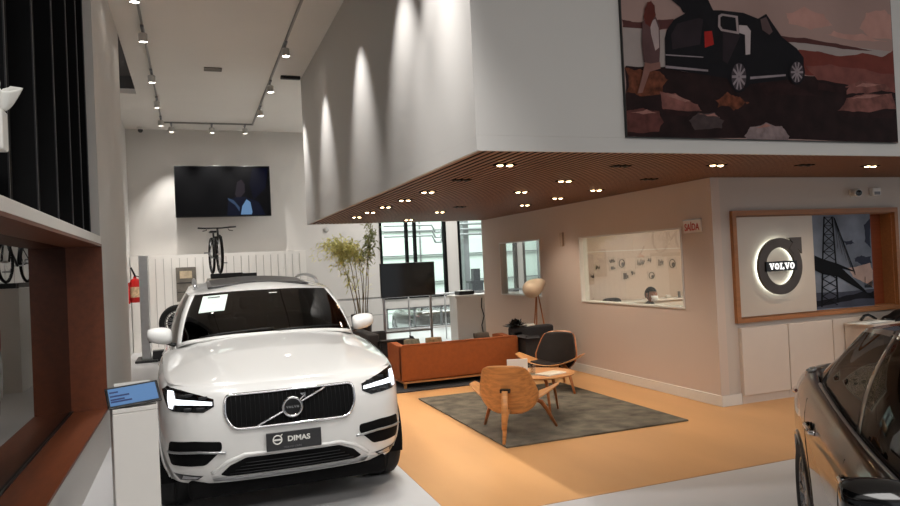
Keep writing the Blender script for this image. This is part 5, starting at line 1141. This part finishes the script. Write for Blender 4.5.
B(-.066, .066, -.010, -.002, -.012, .012).obj('bar', M_black, bd)
lt_ = slab_word(bd, -.045, 0, .014, .09, -.0105, M_silver); lt_.parent = bd
# headlights
HL = [(-.530, .868), (-.530, .918), (-.63, .952), (-.748, .982), (-.84, .998), (-.878, .968), (-.858, .91), (-.832, .855), (-.80, .840), (-.60, .832)]
for s in (1, -1):
    pl_ = [(a*s, b) for a, b in HL]; r = bpy.data.objects.new('headlight', None); C.objects.link(r); r.parent = car; r.empty_display_size = .02
    patch('lens_housing', pl_, f1, .004, M_gloss, r, .025, .03)
    patch('daytime_light', [(a*s, b) for a, b in [(-.542, .878), (-.542, .900), (-.66, .914), (-.780, .922), (-.790, .975), (-.832, .975), (-.834, .92), (-.826, .862), (-.80, .856), (-.790, .886), (-.68, .886)]], f1, .009, M_drl, r, .025, .006)
    for k, (x, z) in enumerate(((-.60, .928), (-.69, .948), (-.62, .855), (-.70, .855))):
        c = f1(x*s, z, .010)
        if c: MB().rbox(c.x-.03, c.x+.03, c.y-.004, c.y+.01, c.z-.011, c.z+.011, .004, 2).obj('projector', M_dark, r, auto=60)
# bumper: side intakes, trims, lower grille, fog strips
for s in (1, -1):
    q = lambda p: [(a*s, b) for a, b in p]
    patch('side_intake', rounded(q([(-.832, .63), (-.672, .638), (-.49, .625), (-.488, .57), (-.60, .464), (-.70, .458), (-.825, .46), (-.846, .54)]), .02), f1, .004, M_matte, car, .03, .03)
    strip('intake_trim', q([(-.840, .556), (-.64, .562), (-.462, .548)]), .009, f1, .014, M_silver, car)
    patch('fog_panel', q([(-.812, .395), (-.75, .393), (-.62, .380), (-.655, .350), (-.77, .340)]), f1, .004, M_dark, car, .03, .02)
    patch('fog_chrome', q([(-.75, .385), (-.64, .374), (-.67, .357), (-.755, .352)]), f1, .009, M_silver, car, .03, .01)
patch('lower_grille', rounded([(-.505, .385), (-.44, .45), (-.33, .497), (.33, .497), (.44, .45), (.505, .385), (.46, .368), (-.46, .368)], .015), f1, .004, M_matte, car, .035, .03)
lg = MB()
for k in range(4): z = .388+.024*k; w_ = .44-k*.035; lg.tube([f1(lerp(-w_, w_, i/12), z, .008) for i in range(13)], .003, 5)
lg.obj('lower_grille_bars', M_dark, car, smooth=True)
patch('bumper_lip', [(-.56, .362), (-.46, .358), (.46, .358), (.56, .362), (.55, .332), (.44, .326), (-.44, .326), (-.55, .332)], f1, .012, M_silver, car, .035, .03)
strip('bumper_edge', [(-.56, .40), (-.46, .475), (-.34, .520), (.34, .520), (.46, .475), (.56, .40)], .014, f1, .002, M_wcar, car)
MB().rbox(-.72, .72, .16-OFF1, .60-OFF1, .20, .345, .04, 3).obj('lower_valance', M_matte, car, auto=60)
# dealer plate
pc = f1(0, .592, .02)
pr2 = bpy.data.objects.new('dealer_plate', None); C.objects.link(pr2); pr2.parent = car; pr2.location = pc+Vector((-.012, -.008, 0)); pr2.empty_display_size = .02
RB(-.182, .205, -.006, .004, -.064, .064, .003, 1).obj('plate', mat('charcoal plate', (46, 46, 48), .5, var=0), pr2)
tm = text('plate_text', 'DIMAS', .05, M_paper, pr2, basis((.045, -.0075, .010), (1, 0, 0), (0, 0, 1)), .0008, .03, 1.1)
tm = text('plate_small_text', 'VOLVO CARS', .016, M_grey, pr2, basis((.0, -.0075, -.045), (1, 0, 0), (0, 0, 1)), .0006, .0, 1.3)
MB().tube([(-.105+.030*cos(2*pi*k/24), -.008, .012+.030*sin(2*pi*k/24)) for k in range(24)], .0045, 6, closed=True).tube([(-.085, -.008, .034), (-.07, -.008, .05)], .004, 5).box(-.135, -.075, -.010, -.006, .006, .017).obj('plate_emblem', M_paper, pr2)
# windscreen paper, wipers, bonnet seam
def onglass(root, off, G0=D1['g0'], G1=D1['g1'], bul=.045, gcy=2.8):
    def f(x, t, o):
        # find u by x along windscreen
        best = None
        for k in range(200):
            u = .16*k/199; a = crs(G0, u); b = crs(G1, u); v = a.lerp(b, t); d = Vector((v.x, v.y-gcy, 0)).normalized(); v += d*bul*sin(pi*t)
            if best is None or abs(v.x-abs(x)) < best[0]: best = (abs(v.x-abs(x)), v.copy())
        v = best[1]; return Vector((x, v.y-off-o*.8, v.z+o*.5))
    return f
g1f = onglass(car, OFF1)
MB().grid(lambda i, j: g1f(lerp(-.60, -.375, i/6)+.05*j/6*1.0, lerp(.56, .92, j/6), .006), 7, 7).obj('price_sheet', mat('pale green paper', (214, 232, 224), .6, var=.02), car, smooth=True)
MB().grid(lambda i, j: g1f(lerp(-.51, -.40, i/6), lerp(.86, .885, j/2), .009), 7, 3).obj('price_sheet_print', M_dark, car)
MB().grid(lambda i, j: g1f(lerp(-.48, -.42, i/6), lerp(.72, .76, j/2), .009), 7, 3).obj('price_sheet_mark', M_paper, car)
MB().grid(lambda i, j: g1f(lerp(.05, .13, i/6), lerp(.885, .90, j/2), .006), 7, 3).obj('sensor_strip', M_paper, car)
for s, x0, x1 in ((1, -.60, .02), (1, .05, .62)):
    MB().tube([g1f(lerp(x0, x1, k/10), .055+.05*k/10, .015) for k in range(11)], .006, 6).obj('wiper', M_black, car, smooth=True)
# sunroof and roof rails
def roofz(x, y):
    best = None
    e0 = [crs(D1['g1'], k/60) for k in range(61)]
    xe = .66; zz = ipl([(2.08, 1.625), (2.5, 1.62), (3.2, 1.665), (3.8, 1.665), (4.6, 1.60)], y)
    return zz+.075*(1-(abs(x)/xe)**2.2)*min(1, (y-2.05)/.35)**.6
MB().grid(lambda i, j: Vector((lerp(-.50, .50, i/16), lerp(2.25, 3.6, j/20)-OFF1, roofz(lerp(-.50, .50, i/16), lerp(2.30, 3.6, j/20))+.012)), 17, 21).obj('sunroof', mat('dark grey glass roof', (58, 56, 56), .3, var=.03), car, smooth=True, solid=.015)
for s in (-1, 1):
    pts = [Vector((s*lerp(.615, .635, k/20), lerp(2.42, 4.3, k/20)-OFF1, 1.665+.075*sin(pi*min(1, max(0, k/20)))**.45)) for k in range(21)]
    MB().tube(pts, .017, 10).obj('roof_rail', M_alu, car, smooth=True)
for s in (-1, 1): mirror_part(car, .915, 1.72, 1.262, OFF1, s, M_wcar, M_black)
for y in (.87, 3.854):
    for s in (-1, 1):
        w = wheel(car, .385, .25, 10); w.location = (s*.815, y-OFF1, .386); w.rotation_euler.z = 0 if s > 0 else pi
# doors: seams, handles, lower cladding, tail lamps
def side_pt(tree, s, y, z, o=.004):
    h = tree.ray_cast(Vector((s*3, y, z)), Vector((-s, 0, 0))); return (h[0]+Vector((s*o, 0, 0))) if h[0] else Vector((s*.95, y, z))
for s in (-1, 1):
    for y in (1.62, 2.72, 3.62):
        MB().tube([side_pt(tree1, s, y-OFF1+.02*q, lerp(.42, 1.08, q/8), -.001) for q in range(9)], .004, 5).obj('door_seam', M_matte, car)
    for y in (2.42, 3.38):
        a = side_pt(tree1, s, y-OFF1, .93, .02); MB().tube([a-Vector((s*.02, .11, 0)), a-Vector((0, .08, 0)), a+Vector((0, .08, 0)), a+Vector((-s*.02, .11, 0))], .013, 8, flat=.8).obj('door_handle', M_wcar, car, smooth=True)
    MB().tube([side_pt(tree1, s, lerp(1.36, 3.36, q/10)-OFF1, .34, .004) for q in range(11)], .02, 8).obj('sill_trim', M_silver, car, smooth=True)
    MB().rbox(s*.80-.05, s*.80+.05, 4.72-OFF1, 4.80-OFF1, .85, 1.25, .02, 2).obj('tail_lamp', M_red, car, auto=60)

# ---- dark sedan at the right
OFF2 = 2.315
TH = radians(40.2); dv = Vector((sin(TH), cos(TH), 0)); xv = Vector((cos(TH), -sin(TH), 0))
SX, SY = 3.285, 3.15
ctr = Vector((SX, SY, 0))-dv*(3.73-OFF2)+xv*.93
car2 = empty('sedan', (ctr.x, ctr.y, 0), -TH, 'dark brown metallic sedan cut by the right frame edge', 'car')
D2 = dict(w=.93,
 plan=[(0, 0, 0), (.25, .01, 0), (.45, .05, 0), (.62, .12, 0), (.75, .22, 0), (.84, .38, 0), (.895, .62, 0), (.92, .95, 0), (.93, 1.4, 0), (.932, 2.4, 0), (.93, 3.3, 0), (.925, 3.7, 0), (.90, 4.1, 0), (.85, 4.38, 0), (.74, 4.54, 0), (.5, 4.61, 0), (.25, 4.63, 0), (0, 4.635, 0)],
 levels=[(.18, .90, .08), (.24, .95, .04), (.34, .985, .01), (.46, .995, 0), (.56, 1.0, .01), (.62, .997, .03), (.67, .985, .06), (.71, .965, .10), (.74, .94, .15)],
 ztop=[(0, .74), (.2, .76), (.6, .83), (1.2, .91), (2.0, .94), (3.0, .965), (3.8, .985), (4.63, .97)], arches=[(.92, .33, .37), (3.73, .33, .375)],
 hood=dict(corner=.36, end=1.35, cowl=lambda a: 1.22+.14*a**3, zc=lambda b: .78+.10*min(1, b*2)**.6+.10*b, pw=2.8, crease=.008),
 g0=[(0, 1.12, .955), (.30, 1.14, .95), (.55, 1.24, .94), (.68, 1.40, .93), (.76, 1.65, .935), (.80, 2.1, .95), (.815, 2.7, .965), (.81, 3.25, .985), (.785, 3.75, 1.0), (.72, 4.08, 1.015), (.55, 4.26, 1.02), (.28, 4.32, 1.02), (0, 4.33, 1.02)],
 g1=[(0, 1.93, 1.385), (.25, 1.95, 1.383), (.42, 2.0, 1.375), (.52, 2.12, 1.37), (.565, 2.35, 1.38), (.58, 2.65, 1.39), (.578, 3.0, 1.382), (.575, 3.35, 1.355), (.555, 3.65, 1.32), (.42, 3.80, 1.27), (.2, 3.84, 1.265), (0, 3.85, 1.265)],
 segments=[('windscreen', 0, .165, 0, .19), ('pillar', .165, .205, .19, .225), ('side_window', .205, .455, .225, .48), ('pillar', .455, .475, .48, .505), ('side_window', .475, .735, .505, .785), ('pillar', .735, .82, .785, .82), ('rear_window', .82, 1, .82, 1)],
 deck_u0=.24, deck_bulge=.03, gcy=2.6, bulge=.03, sill=.06, header=.94, crown=.085, rcy=lambda y: lerp(2.3, 3.2, (y-1.93)/1.92))
tree2, T2 = car_shell(car2, D2, M_dcar, (M_glassS, M_glassS), OFF2)
cabin(car2, OFF2, .93, (2.15, 3.0), .35, .62, (mat('dark cabin leather', (30, 27, 26), .6, var=.1), M_black))
RB(-.68, .68, 1.45-OFF2, 1.75-OFF2, .70, .93, .05, 3).obj('dashboard', M_matte, car2, auto=60)
MB().tube([(.36+.18*cos(2*pi*k/28), 1.84-OFF2+.06*sin(2*pi*k/28), .86+.17*sin(2*pi*k/28)) for k in range(28)], .014, 8, closed=True).obj('steering_wheel', M_black, car2, smooth=True)
for s in (-1, 1): mirror_part(car2, .94, 1.50, 1.05, OFF2, s, M_gloss, M_black)
for y in (.92, 3.73):
    for s in (-1, 1):
        w = wheel(car2, .33, .22, 10); w.location = (s*.81, y-OFF2, .331); w.rotation_euler.z = 0 if s > 0 else pi
for s in (-1, 1):
    pts = []
    for k in range(41):
        v = crs(D2['g0'], lerp(.185, .70, k/40)); pts.append(Vector((s*(v.x+.012), v.y-OFF2, v.z+.022)))
    MB().tube(pts, .009, 8).obj('window_chrome', M_silver, car2, smooth=True)
    pts = []
    for k in range(41):
        v = crs(D2['g1'], lerp(.19, .72, k/40)); pts.append(Vector((s*(v.x+.006), v.y-OFF2, v.z-.018)))
    MB().tube(pts, .007, 8).obj('roof_trim', M_dcar, car2, smooth=True)
    for y0, z0 in ((1.36, .40), (2.38, .40)):
        MB().tube([side_pt(tree2, s, y0-OFF2+.05*q/8, lerp(.28, .92, q/8), -.001) for q in range(9)], .0035, 5).obj('door_seam', M_matte, car2)
    MB().tube([side_pt(tree2, s, 3.30-OFF2+.28*(q/8)**2-.05, lerp(.42, .95, q/8), -.001) for q in range(9)], .0035, 5).obj('door_seam', M_matte, car2)
    for y in (2.25, 3.18):
        a = side_pt(tree2, s, y-OFF2, .865, .022); h = bpy.data.objects.new('door_handle', None); C.objects.link(h); h.parent = car2; h.location = a; h.empty_display_size = .02
        MB().tube([(-s*.022, -.11, 0), (0, -.085, 0), (.0, .085, 0), (-s*.022, .11, 0)], .012, 8).obj('grip', M_chrome, h, smooth=True)
        MB().lathe([(0, 0), (.035, 0), (.03, .004), (0, .005)], 16, Matrix.Translation((-s*.022, 0, 0)) @ Matrix.Rotation(s*pi/2, 4, 'Y')).obj('recess', M_matte, h, auto=50)
    tlp = [side_pt(tree2, s, lerp(4.02, 4.40, q/8)-OFF2, lerp(.90, .84, q/8), .0) for q in range(9)]
    MB().tube(tlp, [lerp(.01, .03, q/8) for q in range(9)], 10).obj('tail_lamp', mat('dark red lens', (96, 16, 14), .2, var=0, coat=1.), car2, smooth=True)
    hh_ = tree2.ray_cast(Vector((s*.80, 4.02-OFF2, 3)), Vector((0, 0, -1)))[0]
    MB().tube([(hh_.x+.022*cos(2*pi*k/18), hh_.y+.05*sin(2*pi*k/18), hh_.z+.008-s*.022*cos(2*pi*k/18)*.45) for k in range(18)], .007, 6, closed=True).obj('lamp_trim', M_silver, car2, smooth=True)
for s in (-1, 1):
    f2 = put(tree2, OFF2)
    patch('headlight', [(a*s, b) for a, b in [(-.45, .66), (-.78, .72), (-.80, .64), (-.55, .60)]], f2, .004, M_gloss, car2, .04, .02)
f2 = put(tree2, OFF2)
patch('grille', rounded([(-.36, .68), (.36, .68), (.33, .48), (-.33, .48)], .04), f2, .004, M_matte, car2, .04, .02)
MB().tube([(0, 3.42-OFF2, 1.43), (0, 3.50-OFF2, 1.46), (0, 3.60-OFF2, 1.44)], [.02, .014, .02], 8).obj('antenna_fin', M_dcar, car2, smooth=True)
# two parked cars in the yard beyond the low far windows
yd = [(8.35, 25.6, 178, 'dark parked car outside, seen through the low far window under the stand television'), (4.6, 30.0, 95, 'second dark parked car outside, left of and behind the other')]
for x, y, a, lb in yd:
    c = copy_tree(car2); c.location = (x, y, -.9); c.rotation_euler.z = radians(a); c['label'] = lb; c['category'] = 'car'; c['group'] = 'cars parked outside'; c.name = 'parked_car'

# ------------------------------------------------------------------ lights
def spot(loc, aim, power, size, blend=.5, col=(1, .96, .9), r=.05):
    l = bpy.data.lights.new('spot', 'SPOT'); l.energy = power; l.spot_size = radians(size); l.spot_blend = blend; l.color = col; l.shadow_soft_size = r
    o = bpy.data.objects.new('spot_lamp', l); C.objects.link(o); o.location = loc
    o.rotation_euler = (Vector(aim)-Vector(loc)).to_track_quat('-Z', 'Y').to_euler(); return o
def area(loc, aim, power, sx, sy, col=(1, .97, .93)):
    l = bpy.data.lights.new('area', 'AREA'); l.shape = 'RECTANGLE'; l.size = sx; l.size_y = sy; l.energy = power; l.color = col
    o = bpy.data.objects.new('area_lamp', l); C.objects.link(o); o.location = loc
    o.rotation_euler = (Vector(aim)-Vector(loc)).to_track_quat('-Z', 'Y').to_euler(); return o
WARM = (1, .87, .72)
for x, y in LIT:
    spot((x, y, SO-.02), (x, y, 0), 48, 118, .8, WARM, .05)
# track spots
for y, aim in ((9.55, (.5, 8.2, .9)), (10.95, (.8, 10, 1)), (13.2, (-.3, 15, 0)), (15.0, (-.8, 16.5, 1)), (16.6, (-.6, 17.8, .5))):
    spot((XA, y, CE-.3), aim, 220, 50, .8)
for y in (5.05, 5.6, 6.54, 8.44, 10.9, 13.1): spot((1.46, y, CE-.22), (VX, y, 3.3), 190, 52, 1., (1, .97, .94), .03)  # front pair is added fill light for the volume's near corner
for x in (-.34, .56, 1.32): spot((x, YE, CE-.3), (x, YF, 2.2), 210, 66, .8, (1, .97, .93), .02)
for x, y, aim in ((XA, 2.5, (.5, 5.4, .9)), (XB, 2.2, (.8, 5.6, .9)), (XA, 4.6, (.5, 6.4, 1.1)), (XB, 3.9, (.8, 6.6, 1.1)), (XA, 6.8, (.6, 7.2, 1.2))):
    spot((x, y, CE-.3), aim, 165, 58, .7, (1, .98, .95), .12)
area((4.5, -2.5, CE-.1), (4.5, -2.4, 0), 150, 3, 3)  # added fill light overhead behind the camera, no fixture modelled
area((.5, -2.5, CE-.1), (.5, -2.4, 0), 150, 3, 3)  # second added fill light behind the camera, left of the first
area((7.4, 8.3, SO-.05), (7.4, 8.3, 0), 50, 1.2, .3, (1, .86, .7))
area((8, 25, 8.9), (8, 25, 0), 3300, 12, 8, (.92, 1, .97))  # added overhead light to brighten the yard beyond the far windows
area((6.2, 15.8, CE-.05), (6.2, 15.8, 0), 200, 3, 2, (1, .98, .95))
w = bpy.data.worlds.new('world'); S.world = w; w.use_nodes = True
w.node_tree.nodes['Background'].inputs[0].default_value = (.82, .86, .9, 1); w.node_tree.nodes['Background'].inputs[1].default_value = .46

# ------------------------------------------------------------------ camera
cam = bpy.data.cameras.new('camera'); co = bpy.data.objects.new('camera', cam); C.objects.link(co); S.camera = co
cam.sensor_fit = 'HORIZONTAL'; cam.sensor_width = 36; cam.lens = 695.18/900*36; cam.clip_start = .05; cam.clip_end = 200
yaw, pit, rol = .355125775, .0138450420, -.0468009779
f = Vector((sin(yaw)*cos(pit), cos(yaw)*cos(pit), sin(pit))); r = Vector((cos(yaw), -sin(yaw), 0)); u = r.cross(f)
r2 = r*cos(rol)+u*sin(rol); u2 = -r*sin(rol)+u*cos(rol)
bpy.context.view_layer.update()
co.matrix_world = Matrix((( r2.x, u2.x, -f.x, 0), (r2.y, u2.y, -f.y, 0), (r2.z, u2.z, -f.z, 1.8), (0, 0, 0, 1)))
S.view_settings.view_transform = 'Standard'; S.view_settings.look = 'None'; S.view_settings.exposure = 0.35; S.view_settings.gamma = 1.0; S.view_settings.use_curve_mapping = False
